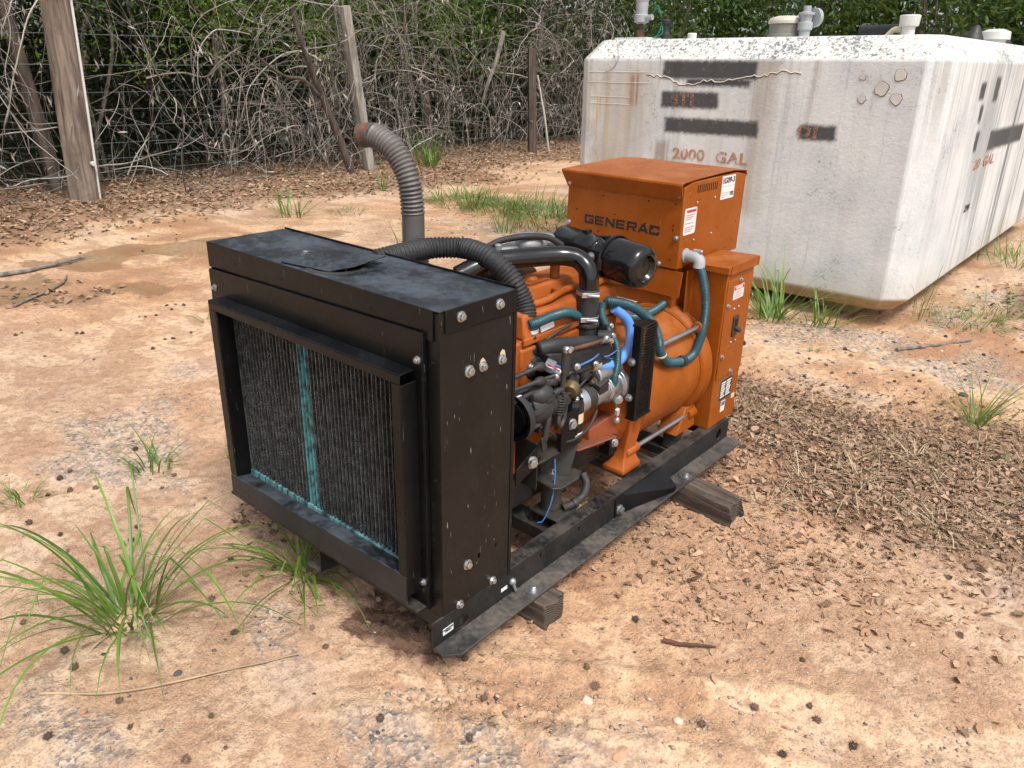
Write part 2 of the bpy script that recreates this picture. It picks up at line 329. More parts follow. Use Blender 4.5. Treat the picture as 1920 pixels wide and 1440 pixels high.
def make_ground():
    xs = axis_coords(-1.6, 2.5, .0125, 90); ys = axis_coords(-1.0, 2.6, .0125, 90)
    X, Y = np.meshgrid(xs, ys); Z = gz(X, Y)
    near = ((X > -3.5) & (X < 3.5) & (Y < 6)).astype(float)
    lit = z_litter(X, Y)
    crumb = np.clip(fbm(X, Y, 26, 3, 31)-.05, 0, 1)*.055+np.clip(fbm(X, Y, 50, 2, 37)-.04, 0, 1)*.03+np.clip(fbm(X, Y, 11, 3, 39)-.1, 0, 1)*.03
    Z = Z+near*crumb*(.5+.4*blobs(X, Y, GRAVEL))*(1-.85*lit)
    # tread blocks pressed into the clay
    u = (X-1.1)*.86+(Y+.02)*.51; v = -(X-1.1)*.51+(Y+.02)*.86
    tm = np.exp(-(np.abs(v)/.11)**6)*np.exp(-(np.abs(u-.08)/.42)**6)
    tr = (np.abs(np.mod(v/.055, 1)-.5) < .09)*1.0+(np.abs(np.mod(u/.05+.8*np.abs(v)/.05, 1)-.5) < .1)*1.0
    Z = Z+tm*(np.clip(tr, 0, 1)*.011-.005)*(fbm(X, Y, 6, 2, 77) > -.14)
    u2 = (X-.82)*.86+(Y-.02)*.5; v2 = -(X-.82)*.5+(Y-.02)*.86
    tm2 = np.exp(-(np.abs(v2)/.1)**6)*np.exp(-(np.abs(u2)/.22)**6)
    tr2 = (np.abs(np.mod(v2/.05, 1)-.5) < .13)*1.0+(np.abs(np.mod(u2/.045+.5*v2/.05, 1)-.5) < .14)*1.0
    Z = Z+tm2*(np.clip(tr2, 0, 1)*.013-.008)
    nx, ny = len(xs), len(ys)
    me = bpy.data.meshes.new('ground')
    co = np.stack([X, Y, Z], -1).reshape(-1, 3)
    i = np.arange(nx*ny).reshape(ny, nx)
    q = np.stack([i[:-1, :-1], i[:-1, 1:], i[1:, 1:], i[1:, :-1]], -1).reshape(-1, 4)
    me.vertices.add(len(co)); me.vertices.foreach_set('co', co.ravel())
    me.loops.add(q.size); me.loops.foreach_set('vertex_index', q.ravel())
    me.polygons.add(len(q)); me.polygons.foreach_set('loop_start', np.arange(len(q))*4); me.polygons.foreach_set('loop_total', np.full(len(q), 4))
    me.polygons.foreach_set('use_smooth', np.ones(len(q), bool)); me.update(calc_edges=True)
    wx, wy = X+fbm(X, Y, 1.6, 3, 201)*.5, Y+fbm(X, Y, 1.6, 3, 202)*.5
    mudv = blobs(X, Y, MUD)+fbm(wx, wy, 2.4, 4, 203)*2.2*(blobs(X, Y, MUD) > .02); oilv = blobs(X, Y, OIL)+fbm(wx, wy, 13, 4, 204)*1.9*(blobs(X, Y, OIL) > .05)
    for nm, val in (('tone_big', fbm(X, Y, .55, 4, 205)*1.3+.5), ('tone_mid', fbm(wx, wy, 3.2, 5, 206)*1.25+.5), ('vein', fbm(X+fbm(X, Y, 6, 3, 207)*.3, Y+fbm(X, Y, 6, 3, 208)*.3, 8, 4, 209)*1.2+.5), ('bank_shade', np.maximum(np.clip((-7.5-X+fbm(X, Y, 1.2, 3, 210)*1.5)/.7, 0, 1), np.clip((Y-12.5)/1.5, 0, 1))), ('gravel', blobs(X, Y, GRAVEL)), ('mud', mudv), ('oil', oilv), ('litter', lit), ('warm', blobs(X, Y, WARM))):
        a = me.attributes.new(nm, 'FLOAT', 'POINT'); a.data.foreach_set('value', val.ravel().astype(np.float32))
    return me
def ground_mat():
    t = NT('clay_ground'); p = t.pos()
    big, mid, vein = t.attr('tone_big'), t.attr('tone_mid'), t.attr('vein')
    fine = t.noise(p, 30, 3, .6, .25); grain = t.noise(p, 150, 2, .7)
    clay = t.ramp(mid, [(.22, (.42, .21, .11)), (.4, (.6, .36, .2)), (.58, (.71, .475, .295)), (.8, (.6, .42, .3))])
    clay = t.mix(t.m2('MULTIPLY', t.lin(big, .45, .7), .55), clay, (.55, .41, .3))
    clay = t.mix(t.m2('MULTIPLY', t.lin(vein, .51, .6), .6), clay, (.4, .23, .135))
    clay = t.mix(t.m2('MULTIPLY', t.attr('warm'), t.lin(mid, .3, .65, .35, .85)), clay, (.52, .25, .12))
    clay = t.mix(t.m2('MULTIPLY', t.lin(fine, .44, .66), .62), clay, (.31, .185, .115))
    clay = t.mix(t.m2('MULTIPLY', t.lin(grain, .5, .68), .55), clay, (.24, .155, .105))
    clay = t.mix(t.m2('MULTIPLY', t.lin(grain, .3, .45, 1, 0), .35), clay, (.72, .54, .385))
    gm = t.lin(t.m2('ADD', t.attr('gravel'), t.m2('MULTIPLY', t.m2('SUBTRACT', mid, .5), 1.3)), .35, .85)
    vn = t.t.nodes.new('ShaderNodeTexVoronoi'); t.set(vn.inputs['Vector'], p); vn.inputs['Scale'].default_value = 95
    vc = t.xyz(vn.outputs['Color']); vd = vn.outputs['Distance']
    gcol = t.ramp(vc[0], [(0, (.1, .1, .105)), (.4, (.2, .19, .18)), (.7, (.32, .27, .22)), (.9, (.5, .42, .33)), (1, (.6, .56, .5))])
    c = t.mix(t.m2('MULTIPLY', gm, t.lin(fine, .38, .62, .15, .75)), clay, gcol)
    spk = t.m2('MULTIPLY', t.lin(vd, .16, .3, 1, 0), t.lin(vc[1], .8, .84))
    c = t.mix(t.m2('MULTIPLY', spk, .75), c, t.mix(t.lin(vc[2], .4, .6), (.09, .085, .085), (.33, .2, .13)))
    lm = t.lin(t.m2('ADD', t.attr('litter'), t.m2('MULTIPLY', t.m2('SUBTRACT', fine, .5), .9)), .3, .8)
    lc = t.ramp(fine, [(.3, (.09, .05, .03)), (.5, (.2, .11, .065)), (.66, (.32, .19, .115)), (.8, (.4, .27, .18))])
    c = t.mix(t.m2('MULTIPLY', lm, .72), c, lc)
    c = t.mix(t.m2('MULTIPLY', t.attr('bank_shade'), .9), c, t.mix(fine, (.02, .014, .01), (.07, .048, .032)))  # thicket shade put into the bank's ground colour as near-black brown
    mm = t.lin(t.m2('ADD', t.attr('mud'), t.m2('MULTIPLY', t.m2('SUBTRACT', fine, .5), .35)), .42, .56)
    c = t.mix(t.m2('MULTIPLY', mm, .6), c, t.mix(t.lin(mid, .4, .6), (.2, .115, .055), (.16, .105, .05)))
    om = t.lin(t.m2('ADD', t.attr('oil'), t.m2('MULTIPLY', t.m2('SUBTRACT', fine, .5), .6)), .5, .8)
    c = t.mix(t.m2('MULTIPLY', om, .8), c, (.045, .03, .027))
    dm = t.lin(t.attr('oil'), .25, .7); c = t.mix(t.m2('MULTIPLY', dm, .45), c, (.2, .1, .06))
    rough = t.m2('SUBTRACT', .95, t.m2('ADD', t.m2('MULTIPLY', mm, .4), t.m2('MULTIPLY', om, .4)))
    t.bs(Base_Color=c, Roughness=rough); t.b.inputs['Specular IOR Level'].default_value = .3
    h = t.m2('ADD', fine, t.m2('MULTIPLY', grain, .4)); h = t.m2('ADD', h, t.m2('MULTIPLY', t.m2('MULTIPLY', gm, vd), .5))
    h = t.m2('MULTIPLY', h, t.m2('SUBTRACT', 1, t.m2('MULTIPLY', mm, .75)))
    h = t.m2('MULTIPLY', h, t.lin(mid, .42, .66, 1.0, .45))
    t.bump(h, .8, .02); M['ground'] = t.m
ground_mat()
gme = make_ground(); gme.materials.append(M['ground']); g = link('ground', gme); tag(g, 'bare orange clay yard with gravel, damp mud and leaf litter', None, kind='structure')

# ------------------------------------------------------------------ leaves and stems
def leaf_mat(name, dark, light, trans=.3, rough=.5):
    t = NT(name); a = t.attr('tint'); c = t.mix(a, dark, light)
    t.bs(Base_Color=c, Roughness=rough)
    tr = t.n('ShaderNodeBsdfTranslucent', {'Color': t.mix(.4, c, (.5, .6, .08))}); ms = t.n('ShaderNodeMixShader', {0: trans, 1: t.b.outputs[0], 2: tr})
    t.t.links.new(ms, t.o.inputs[0]); M[name] = t.m
leaf_mat('leaf_mid', (.014, .036, .009), (.075, .155, .024)); leaf_mat('leaf_shade', (.004, .011, .004), (.02, .048, .013), .15); leaf_mat('leaf_lime', (.03, .07, .01), (.15, .25, .03))  # the dark set has the thicket's shade put into its colour
leaf_mat('grass_green', (.045, .1, .018), (.17, .3, .05), .25, .4); leaf_mat('dry_straw', (.3, .22, .12), (.6, .49, .32), .1, .7)
leaf_mat('litter_leaf', (.07, .036, .022), (.5, .33, .215), .08, .75); leaf_mat('vine_dry', (.1, .085, .07), (.58, .52, .45), 0, .85)
leaf_mat('clay_leaf', (.25, .13, .07), (.58, .37, .23), .0, .9)
def bark(name, a, b, sc=18):
    t = NT(name); p = t.obj(); n = t.noise(t.mp(p, (sc, sc, sc*.09)), 1, 5, .65, .6); n2 = t.noise(p, 4, 3)
    c = t.mix(t.lin(n, .3, .7), a, b); c = t.mix(t.m2('MULTIPLY', t.lin(n2, .5, .75), .5), c, [v*.55 for v in a]); t.bs(Base_Color=c, Roughness=.9); t.bump(n, .7, .012); M[name] = t.m
bark('post_wood', (.085, .062, .047), (.26, .205, .158)); bark('post_grey', (.17, .155, .135), (.4, .37, .32)); bark('post_dark', (.045, .033, .027), (.12, .09, .07)); bark('trunk_bark', (.1, .085, .07), (.28, .24, .2), 24)
def poly_mesh(name, V, F, tint=None, mat=None, smooth=False):
    """V (n,3), F (m,k) numpy arrays, tint per vertex"""
    me = bpy.data.meshes.new(name); V = np.asarray(V, float); F = np.asarray(F); k = F.shape[1]
    me.vertices.add(len(V)); me.vertices.foreach_set('co', V.ravel())
    me.loops.add(F.size); me.loops.foreach_set('vertex_index', F.ravel())
    me.polygons.add(len(F)); me.polygons.foreach_set('loop_start', np.arange(len(F))*k); me.polygons.foreach_set('loop_total', np.full(len(F), k))
    if smooth: me.polygons.foreach_set('use_smooth', np.ones(len(F), bool))
    me.update(calc_edges=True)
    if tint is not None:
        a = me.attributes.new('tint', 'FLOAT', 'POINT'); a.data.foreach_set('value', np.asarray(tint, np.float32))
    if mat: me.materials.append(M[mat])
    return me
def unit(v): return v/np.maximum(np.linalg.norm(v, axis=-1, keepdims=True), 1e-9)
def leaf_cloud(C, size, rg, droop=.3, aspect=.42, up=.6):
    """diamond leaves folded on the midrib at centres C: 5 verts, 4 triangles as 2 quads"""
    n = len(C); d = unit(rg.normal(size=(n, 3))-np.array([0, 0, droop])); nr = rg.normal(size=(n, 3)); nr[:, 2] = np.abs(nr[:, 2])+up
    s = unit(np.cross(d, nr)); nn = np.cross(s, d); L = (size*rg.uniform(.6, 1.3, n))[:, None]
    b = C-d*L*.5; tip = C+d*L*.5-nn*L*.12; m = C+nn*L*.06
    l = C+s*L*aspect*.5-nn*L*.05; r = C-s*L*aspect*.5-nn*L*.05
    V = np.stack([b, l, tip, r, m], 1).reshape(-1, 3); k = np.arange(n)[:, None]*5
    F = np.concatenate([k+np.array([[0, 4, 2, 1]]), k+np.array([[0, 3, 2, 4]])], 0); return V, F
def crown_mesh(name, seed, n_cl, per, rad, mat, leaf=.075, spread=.24, shell=.55, aspect=.42):
    rg = np.random.default_rng(seed); d = unit(rg.normal(size=(n_cl, 3))); r = (shell+(1-shell)*rg.random(n_cl))[:, None]
    c = d*r*np.array(rad)*(.8+.35*rg.random((n_cl, 1)))
    C = np.repeat(c, per, 0)+rg.normal(size=(n_cl*per, 3))*spread*(.5+rg.random((n_cl*per, 1)))
    V, F = leaf_cloud(C, leaf, rg, aspect=aspect)
    tint = np.repeat(np.clip(np.repeat(rg.normal(.42, .2, n_cl), per)+rg.normal(0, .16, n_cl*per), 0, 1), 5)
    return poly_mesh(name, V, F, tint, mat)
CR = [crown_mesh('crown', 1, 105, 60, (1.05, 1.25, .95), 'leaf_mid', .085), crown_mesh('crown', 2, 105, 60, (1.1, 1.2, 1.0), 'leaf_lime', .08), crown_mesh('crown', 3, 115, 60, (1.3, 1.35, 1.25), 'leaf_shade', .09),
      crown_mesh('crown', 4, 150, 60, (1.7, 1.7, 1.6), 'leaf_mid', .12, .3)]
def stem_path(a, b, wob, rg, n=7):
    a, b = Vector(a), Vector(b); return [a+(b-a)*(i/(n-1))+Vector((rg.uniform(-wob, wob), rg.uniform(-wob, wob), 0))*(0 if i in (0,) else 1) for i in range(n)]
def shrub(name, x, y, zc, scale, k, label, group, seed, cat='shrub'):
    rg = random.Random(seed); z0 = gzf(x, y)-.05
    t = thing(name, (x, y, z0), label, cat, group)
    m = MB()
    for s in range(3 if cat == 'shrub' else 1):
        P = stem_path((x+rg.uniform(-.15, .15), y+rg.uniform(-.2, .2), z0), (x+rg.uniform(-.5, .5)*scale, y+rg.uniform(-.6, .6)*scale, zc+.4*scale), .07, rg)
        P = smooth_path(P, 4); r0 = .03 if cat == 'shrub' else .11*scale
        m.tube(P, [r0*(1-.7*i/len(P)) for i in range(len(P))], 7)
    for s in range(5):
        P = smooth_path(stem_path((x, y, z0+(zc-z0)*(.5+.1*s)), (x+rg.uniform(-.9, .9)*scale, y+rg.uniform(-.9, .9)*scale, zc+rg.uniform(-.2, .7)*scale), .06, rg, 5), 3)
        m.tube(P, [.022*scale*(1-.75*i/len(P)) for i in range(len(P))], 5)
    build(m, 'trunk', 'trunk_bark', t, smooth=60)
    c = link('crown', CR[k], t); c.location = (0, 0, zc-z0); c.rotation_euler = (0, 0, rg.uniform(0, 6.28)); c.scale = (scale*rg.uniform(.9, 1.1), scale*rg.uniform(.9, 1.1), scale)
    return t
GS = 'shrubs tangled in the vines along the fence'
SH = [(-8.25, 1.0, 2.75, 1.0, 0, 'leafy shrub at the far left edge, behind the split fence post'), (-8.2, 3.1, 2.8, 1.0, 2, 'dark shrub hanging over vines just right of the split fence post'),
      (-8.3, 4.9, 2.7, 1.0, 1, 'bright green shrub behind the vines, left of the square fence post'), (-8.4, 6.6, 2.65, 1.05, 1, 'yellow-green shrub straight behind the square grey fence post'),
      (-8.4, 8.4, 2.65, 1.0, 0, 'green shrub above the vines between square post and short round post'), (-8.5, 10.2, 2.65, 1.05, 0, 'green shrub behind the short round brown post'),
      (-8.0, 12.0, 2.3, 1.1, 2, 'dark shrub by the left end of the white tank')]
for i, (x, y, zc, s, k, l) in enumerate(SH): shrub('shrub', x, y, zc, s, k, l, GS, 100+i)
GT = 'trees behind the fence and tank'
TR = [(-10.4, .2, 2.5, 1.25, 2, 'deep shaded tree at the far left behind the wire fence'), (-10.2, 2.6, 2.4, 1.25, 2, 'dark tree behind the split fence post'), (-10.5, 5.0, 2.6, 1.3, 2, 'full green tree behind the leaning dead trunk'),
      (-10.3, 7.6, 2.6, 1.3, 2, 'green tree far behind the square grey post'), (-10.5, 10.2, 2.5, 1.3, 2, 'green tree far behind the short round post'), (-9.6, 13.0, 2.4, 1.0, 2, 'dark tree beyond the far corner of the fence'),
      (-6.6, 14.0, 2.6, 1.05, 3, 'leafy tree rising behind the junction box on the tank'), (-4.0, 14.6, 2.7, 1.1, 3, 'broad green tree behind the left part of the tank top'), (-1.6, 14.2, 2.6, 1.05, 3, 'bushy green tree behind the grey hatch drum'),
      (.8, 15.2, 2.8, 1.15, 3, 'green tree behind the black pipe on the tank'), (3.2, 16.0, 3.0, 1.2, 3, 'green tree behind the right corner of the tank top'), (5.8, 17.0, 3.1, 1.3, 3, 'green tree at the far right edge behind the tank')]
for i, (x, y, zc, s, k, l) in enumerate(TR): shrub('tree', x, y, zc, s, k, l, GT, 200+i, 'tree')
# the wood further back reads as one mass
rg = np.random.default_rng(50); C = []
for k in range(760):
    u = rg.random()
    if u < .42: c = np.array([rg.uniform(-15, -11.3), rg.uniform(-4, 18), rg.uniform(.8, 6.2)])
    else: c = np.array([rg.uniform(-12, 13), rg.uniform(17, 22), rg.uniform(1.5, 7.5)])
    C.append(c+rg.normal(size=(75, 3))*np.array([.5, .5, .42]))
C = np.concatenate(C); V, F = leaf_cloud(C, .25, rg, aspect=.55)
wd = link('woodland', poly_mesh('woodland', V, F, np.repeat(np.clip(rg.normal(.4, .22, len(C)), 0, 1), 5), 'leaf_mid')); tag(wd, 'dense green wood closing the view far behind', 'woodland', kind='stuff')
C = np.concatenate([np.array([rg.uniform(-11, -7.7), rg.uniform(-4, 16), rg.uniform(3.3, 5.0)])+rg.normal(size=(70, 3))*np.array([.45, .45, .25]) for k in range(150)])
V, F = leaf_cloud(C, .17, rg, aspect=.5); cn = link('shade_canopy', poly_mesh('shade_canopy', V, F, np.repeat(np.clip(rg.normal(.4, .22, len(C)), 0, 1), 5), 'leaf_mid')); tag(cn, 'unseen leaf layer added above the fence thicket to shade it', 'shade_canopy', kind='stuff')  # out of view, added over the thicket to darken its inside
# low undergrowth behind the wires, shade put into its dark leaf colour
C = np.stack([rg.uniform(-10.2, -7.9, 26000), rg.uniform(-2, 15, 26000), np.abs(rg.normal(0, .9, 26000))+.05], 1); C[:, 2] += gz(C[:, 0], C[:, 1])
V, F = leaf_cloud(C, .1, rg, aspect=.4); ug = link('undergrowth', poly_mesh('undergrowth', V, F, np.repeat(np.clip(rg.normal(.2, .2, len(C)), 0, 1), 5), 'leaf_shade')); tag(ug, 'dark shaded undergrowth behind the wire fence', 'undergrowth', kind='stuff')

# dead vines: strands that hang, loop and sprawl over the fence
def strands(specs, rg, sides=3):
    """specs: list of (points (n,3), radius, tint) -> one mesh of thin tubes"""
    VV, FF, TT = [], [], []; base = 0
    for P, r, tn in specs:
        n = len(P); d = unit(np.gradient(P, axis=0)); a = np.array([.3, .9, .2]); u = unit(np.cross(d, a)); v = np.cross(d, u)
        rr = (r*np.linspace(1, .45, n))[:, None]
        ang = [2*math.pi*j/sides for j in range(sides)]
        ring = np.stack([P+(u*math.cos(q)+v*math.sin(q))*rr for q in ang], 1).reshape(-1, 3)
        i = np.arange(n-1)[:, None]*sides+base
        for j in range(sides):
            j2 = (j+1) % sides; FF.append(np.concatenate([i+j, i+j2, i+sides+j2, i+sides+j], 1))
        VV.append(ring); TT.append(np.full(n*sides, tn)); base += n*sides
    return np.concatenate(VV), np.concatenate(FF), np.concatenate(TT)
rg = np.random.default_rng(61); sp = []; tips = []
def vine(start, d, L, r, grav, wob, step=.075):
    n = max(5, int(L/step)); p = np.array(start, float); d = unit(np.array(d, float)); out = [p.copy()]; cu = rg.normal(size=3)*wob
    for i in range(n):
        cu = cu*.82+rg.normal(size=3)*wob*.6; d = unit(d+cu+np.array([0, 0, -grav])); p = p+d*step
        if p[2] < .03: p[2] = .03+rg.random()*.03; d[2] = abs(d[2])*.3
        p[0] = min(p[0], -6.62+rg.random()*.05); out.append(p.copy())
    return np.array(out)
for k in range(2300):
    y = rg.uniform(-1, 15); dens = .55+.45*math.sin(y*1.1+1.2)+.35*math.sin(y*2.7)
    dens = dens*.9+.5*float(vnoise(np.array([y*1.7]), np.array([3.3]), 5)[0])-.2
    if y > 4.3 and y < 12.5: dens += .25
    if rg.random() > dens: continue
    x = -7.05-abs(rg.normal(0, .38)); u = rg.random()
    if u < .58: P = vine((x, y, rg.uniform(1.1, 2.8)), (rg.normal(.2, .3), rg.normal(0, .6), rg.uniform(-.3, .8)), rg.uniform(.9, 2.6), 0, .11, .075)
    elif u < .8: P = vine((x, y, rg.uniform(.05, .25)), (rg.normal(.1, .35), rg.normal(0, .5), 1), rg.uniform(.7, 2.0), 0, .03, .07)
    else: P = vine((x, y, rg.uniform(.2, 1.9)), (rg.normal(0, .3), rg.choice([-1, 1]), rg.uniform(-.1, .5)), rg.uniform(.6, 1.9), 0, .04, .12)
    r = rg.choice([.0025, .0038, .0055, .009, .015], p=[.38, .32, .18, .08, .04]); sp.append((P, r, np.clip(rg.normal(.45, .3), 0, 1)))
    for q in range(rg.integers(0, 3)):
        i_ = rg.integers(len(P)//4, len(P)-1); sp.append((vine(P[i_], P[min(i_+1, len(P)-1)]-P[i_-1]+rg.normal(size=3)*.06, rg.uniform(.2, .7), 0, .06, .1), r*.6, np.clip(rg.normal(.45, .3), 0, 1)))
    if rg.random() < .5: tips.append(P[-1]); tips.append(P[len(P)//2])
V, F, T = strands(sp, rg); C = np.array(tips); C = C[C[:, 2] > .3]; C = np.concatenate([C, C+rg.normal(size=C.shape)*.04])
V2, F2 = leaf_cloud(C, .1, rg, droop=2.2, aspect=.22)
dv = link('dead_vines', poly_mesh('dead_vines', np.concatenate([V, V2]), np.concatenate([F, F2+len(V)]), np.concatenate([T, np.repeat(rg.uniform(.1, .7, len(C)), 5)]), 'vine_dry')); tag(dv, 'grey tangle of dead vines draped over the wire fence', 'vines', kind='stuff')
# a few green sprays among the vines
C = []
for k in range(95):
    c = np.array([rg.uniform(-7.7, -6.95), rg.uniform(-.5, 13), rg.uniform(1.35, 2.3)]); C.append(c+rg.normal(size=(45, 3))*np.array([.1, .16, .11]))
C = np.concatenate(C); V, F = leaf_cloud(C, .06, rg, aspect=.4); fs = link('vine_leaves', poly_mesh('vine_leaves', V, F, np.repeat(np.clip(rg.normal(.55, .22, len(C)), 0, 1), 5), 'leaf_lime')); tag(fs, 'fresh green leaf sprays growing through the dead vines', 'leaves', kind='stuff')

# ------------------------------------------------------------------ fence posts, wires, razor wire
def post(name, a, b, r0, r1, mat, label, n=14, square=False, jit=.012, seed=1, slant=0):
    rg = random.Random(seed); t = thing(name, (a[0], a[1], a[2]), label, 'post', 'fence posts')
    P = [Vector(a)+(Vector(b)-Vector(a))*(i/9) for i in range(10)]; m = MB(); u, v, d = basis(Vector(b)-Vector(a)); rg_ = []
    if square: n = 4
    ph = [rg.uniform(-jit, jit) for _ in range(n)]
    for i, p in enumerate(P):
        r = r0+(r1-r0)*i/9; off = .78 if square else 0
        rg_.append([p+(u*math.cos(2*math.pi*j/n+off)+v*math.sin(2*math.pi*j/n+off))*(r*(1.3 if square else 1)+ph[j]+rg.uniform(-jit, jit)*.25)+d*(slant*math.cos(2*math.pi*j/n+off) if i == 9 else 0) for j in range(n)])
    m.rings(rg_); build(m, 'shaft', mat, t, bevel=.006 if square else .004, smooth=30); return t
def pole_strip(t, a, b, off, r):
    P = [Vector(a)+(Vector(b)-Vector(a))*(i/7)+Vector(off)+Vector((rng.uniform(-.006, .006), rng.uniform(-.006, .006), 0)) for i in range(8)]
    build(MB().tube(P, r, 7), 'conduit', 'white_pipe', t, smooth=60)
p1 = post('fence_post', (-6.93, 2.32, -.1), (-6.98, 2.45, 3.2), .155, .125, 'post_wood', 'thick weathered wooden post with a pale rod nailed to it', 16, jit=.02, seed=3)
pole_strip(p1, (-6.93, 2.32, 0), (-6.98, 2.45, 3.1), (.1, .118, 0), .014)
build(MB().cyl((-6.79, 2.40, .42), (-6.74, 2.40, .42), .025, 10), 'insulator', 'white_part', p1, bevel=.004)
post('brace_post', (-7.5, 2.28, -.1), (-7.75, 2.1, 3.0), .08, .07, 'post_dark', 'dark round brace post behind the thick weathered post', 12, seed=4)
post('fence_post', (-6.75, 6.18, -.1), (-6.72, 5.85, 2.14), .068, .062, 'post_grey', 'square grey timber fence post with a cut top', square=True, jit=.003, seed=5)
post('fence_post', (-6.6, 9.68, -.1), (-6.7, 9.7, 1.72), .075, .068, 'post_dark', 'short round dark brown post left of the white tank', 12, seed=6)
post('fence_post', (-7.6, 8.2, -.1), (-7.65, 8.1, 1.55), .07, .062, 'post_dark', 'shadowed round post deep in the vines behind the grass clump', 12, seed=9)
t = thing('dead_trunk', (-6.7, 5.82, 0), 'leaning dead trunk left of the square grey post', 'trunk')
P = smooth_path([(-6.7, 5.84, -.1), (-6.7, 5.67, .4), (-6.72, 5.47, .9), (-6.72, 5.3, 1.3), (-6.7, 5.12, 1.75), (-6.72, 5.04, 2.1)], 5); m = MB().tube(P, [.06-.0013*i for i in range(len(P))], 10)
build(m, 'stem', 'post_dark', t, smooth=60); P = smooth_path([(-6.72, 5.42, 1.0), (-6.68, 5.1, 1.25), (-6.65, 4.8, 1.3), (-6.66, 4.4, 1.55)], 5); build(MB().tube(P, [.03-.001*i for i in range(len(P))], 8), 'branch', 'post_dark', t, smooth=60)
t = thing('pale_stake', (-6.9, 10.46, 0), 'thin pale stake leaning beside the short round post', 'stake'); build(MB().tube([(-6.6, 10.16, -.05), (-6.59, 9.98, .6), (-6.6, 9.75, 1.3)], [.02, .018, .014], 8), 'rod', 'white_part', t, smooth=60)
P = smooth_path([(-6.95, 9.25, 1.95), (-6.9, 9.05, 1.55), (-6.92, 8.85, 1.15), (-6.98, 8.8, .9)], 5); b_ = build(MB().tube(P, [.045-.0016*i for i in range(len(P))], 8), 'broken_branch', 'trunk_bark', None, smooth=60); tag(b_, 'broken bare branch hanging in the vines left of the short post', 'branch')
wf = thing('wire_fence', (-7.0, 7, 0), 'rusting woven wire fence strung along the posts', 'fence')
for k, z in enumerate([.08, .2, .33, .47, .62, .78, .95, 1.13, 1.4, 1.7]):
    ys_ = np.linspace(-2, 16, 60); P = [(-6.985+fbm(y, k*3.3, .5, 2, 3)*.09, y, z+fbm(y, k*7.1, .35, 2, 9)*.1) for y in ys_]
    build(MB().tube(P, .0022 if k < 8 else .0032, 4), 'wire', 'fence_wire', wf, smooth=60)
sm = MB().tube([(0, 0, 0), (.01, .01, .4), (-.01, 0, .8), (0, .01, 1.13)], .0015, 4).mesh('stay_wire', 60); sm.materials.append(M['fence_wire'])
for k in range(112):
    o = link('stay_wire', sm, wf); o.location = Vector((-6.985+rng.uniform(-.02, .02), -1.6+k*.155, .05))-Vector(ORG[wf]); o.rotation_euler = (rng.uniform(-.05, .05), rng.uniform(-.03, .03), rng.uniform(0, 6))
rz = random.Random(12); RW = thing('razor_wire', (-6.82, 6, .5), 'loose bright loops of razor wire hanging along the fence foot', 'razor wire')
for c0 in (1.6, 4.4, 5.2, 6.9, 7.6, 8.2, 9.3):
    m = MB(); ph = rz.uniform(0, 6); P = [(-6.82+.12*math.sin(a*1.3+ph), c0+.26*math.cos(a+ph)*(1+.45*math.sin(a*1.7+ph))+.09*a, .5+.3*math.sin(a+ph)*(1+.3*math.sin(2.3*a))) for a in np.linspace(0, rz.uniform(2.0, 3.8), 22)]
    m.tube(P, .004, 4)
    for q in P[2::5]: m.obox(q, (.008, .04, .014), (rz.uniform(0, 3), rz.uniform(0, 3), rz.uniform(0, 3)))
    build(m, 'wire_loop', 'razor_metal', RW, smooth=0)

# ------------------------------------------------------------------ generator set
GEN = thing('generator_set', (.75, .85, 0), 'orange and black engine generator set with a black radiator housing, on a steel skid', 'generator')
def part(mb, name, mat, bevel=.0015, smooth=35, parent=None, label=None):
    o = build(mb, name, mat, parent or GEN, bevel, smooth)
    if label: o['label'] = label
    return o
def fx(x0): return lambda a, b, d: (x0-d, a, b)          # plate in a plane of constant x, thickness towards -x
def fy(y0): return lambda a, b, d: (a, y0+d, b)          # plate in a plane of constant y, thickness towards +y
def fz(z0): return lambda a, b, d: (a, b, z0-d)
# --- skid
def rail(x, sgn):
    m = MB(); holes = [circle(.07, .122, .026, 22, .025), circle(1.615, .14, .021, 18, .024)]
    for yy in (.42, .62, 1.02): holes.append([(yy-.004, .15), (yy+.004, .15), (yy+.004, .168), (yy-.004, .168)])
    out = [(-.04, .1), (1.7, .1), (1.7, .181), (-.04, .181)]
    m.prism(out, .006, (lambda a, b, d: (x-d*sgn, a, b)), holes)
    part(m, 'rail', 'black_rail', .001)
    a, b = sorted((x-.052*sgn, x)); part(MB().box((a, -.04 if sgn < 0 else .275, .1815), (b, 1.7, .187)), 'top_flange', 'black_rail', .001)
    a, b = sorted((x-.006*sgn, x+.07*sgn)); m = MB(); m.prism([(a, -.035), (a+.0, 1.7), (b, 1.7), (b, .0), (b-.03*sgn, -.04)] if sgn > 0 else [(a, -.04), (b, -.04), (b, 1.7), (a, 1.7)], .0075, fz(.0995)); part(m, 'foot_flange', 'rail_flange', .001)
rail(1.0, 1); rail(.5, -1)
for y0, y1, z1 in ((.02, .09, .175), (.545, .625, .15), (1.35, 1.44, .136), (1.64, 1.694, .178)):
    part(MB().box((.507, y0, .101), (.993, y1, z1)), 'cross_member', 'black_rail', .003)
part(MB().hexa([(.99, .275, .175), (.93, .30, .175), (.93, .46, .15), (.99, .46, .15), (.99, .275, .1805), (.93, .30, .1805), (.93, .455, .155), (.99, .455, .155)]), 'gusset', 'black_rail', .002)
m = MB(); m.hexa([(1.0005, .865, .101), (1.066, 1.125, .101), (1.066, 1.15, .101), (1.0005, 1.15, .101), (1.0005, .865, .178), (1.066, 1.125, .12), (1.066, 1.15, .12), (1.0005, 1.15, .178)]); part(m, 'tie_bracket', 'black_paint', .002)
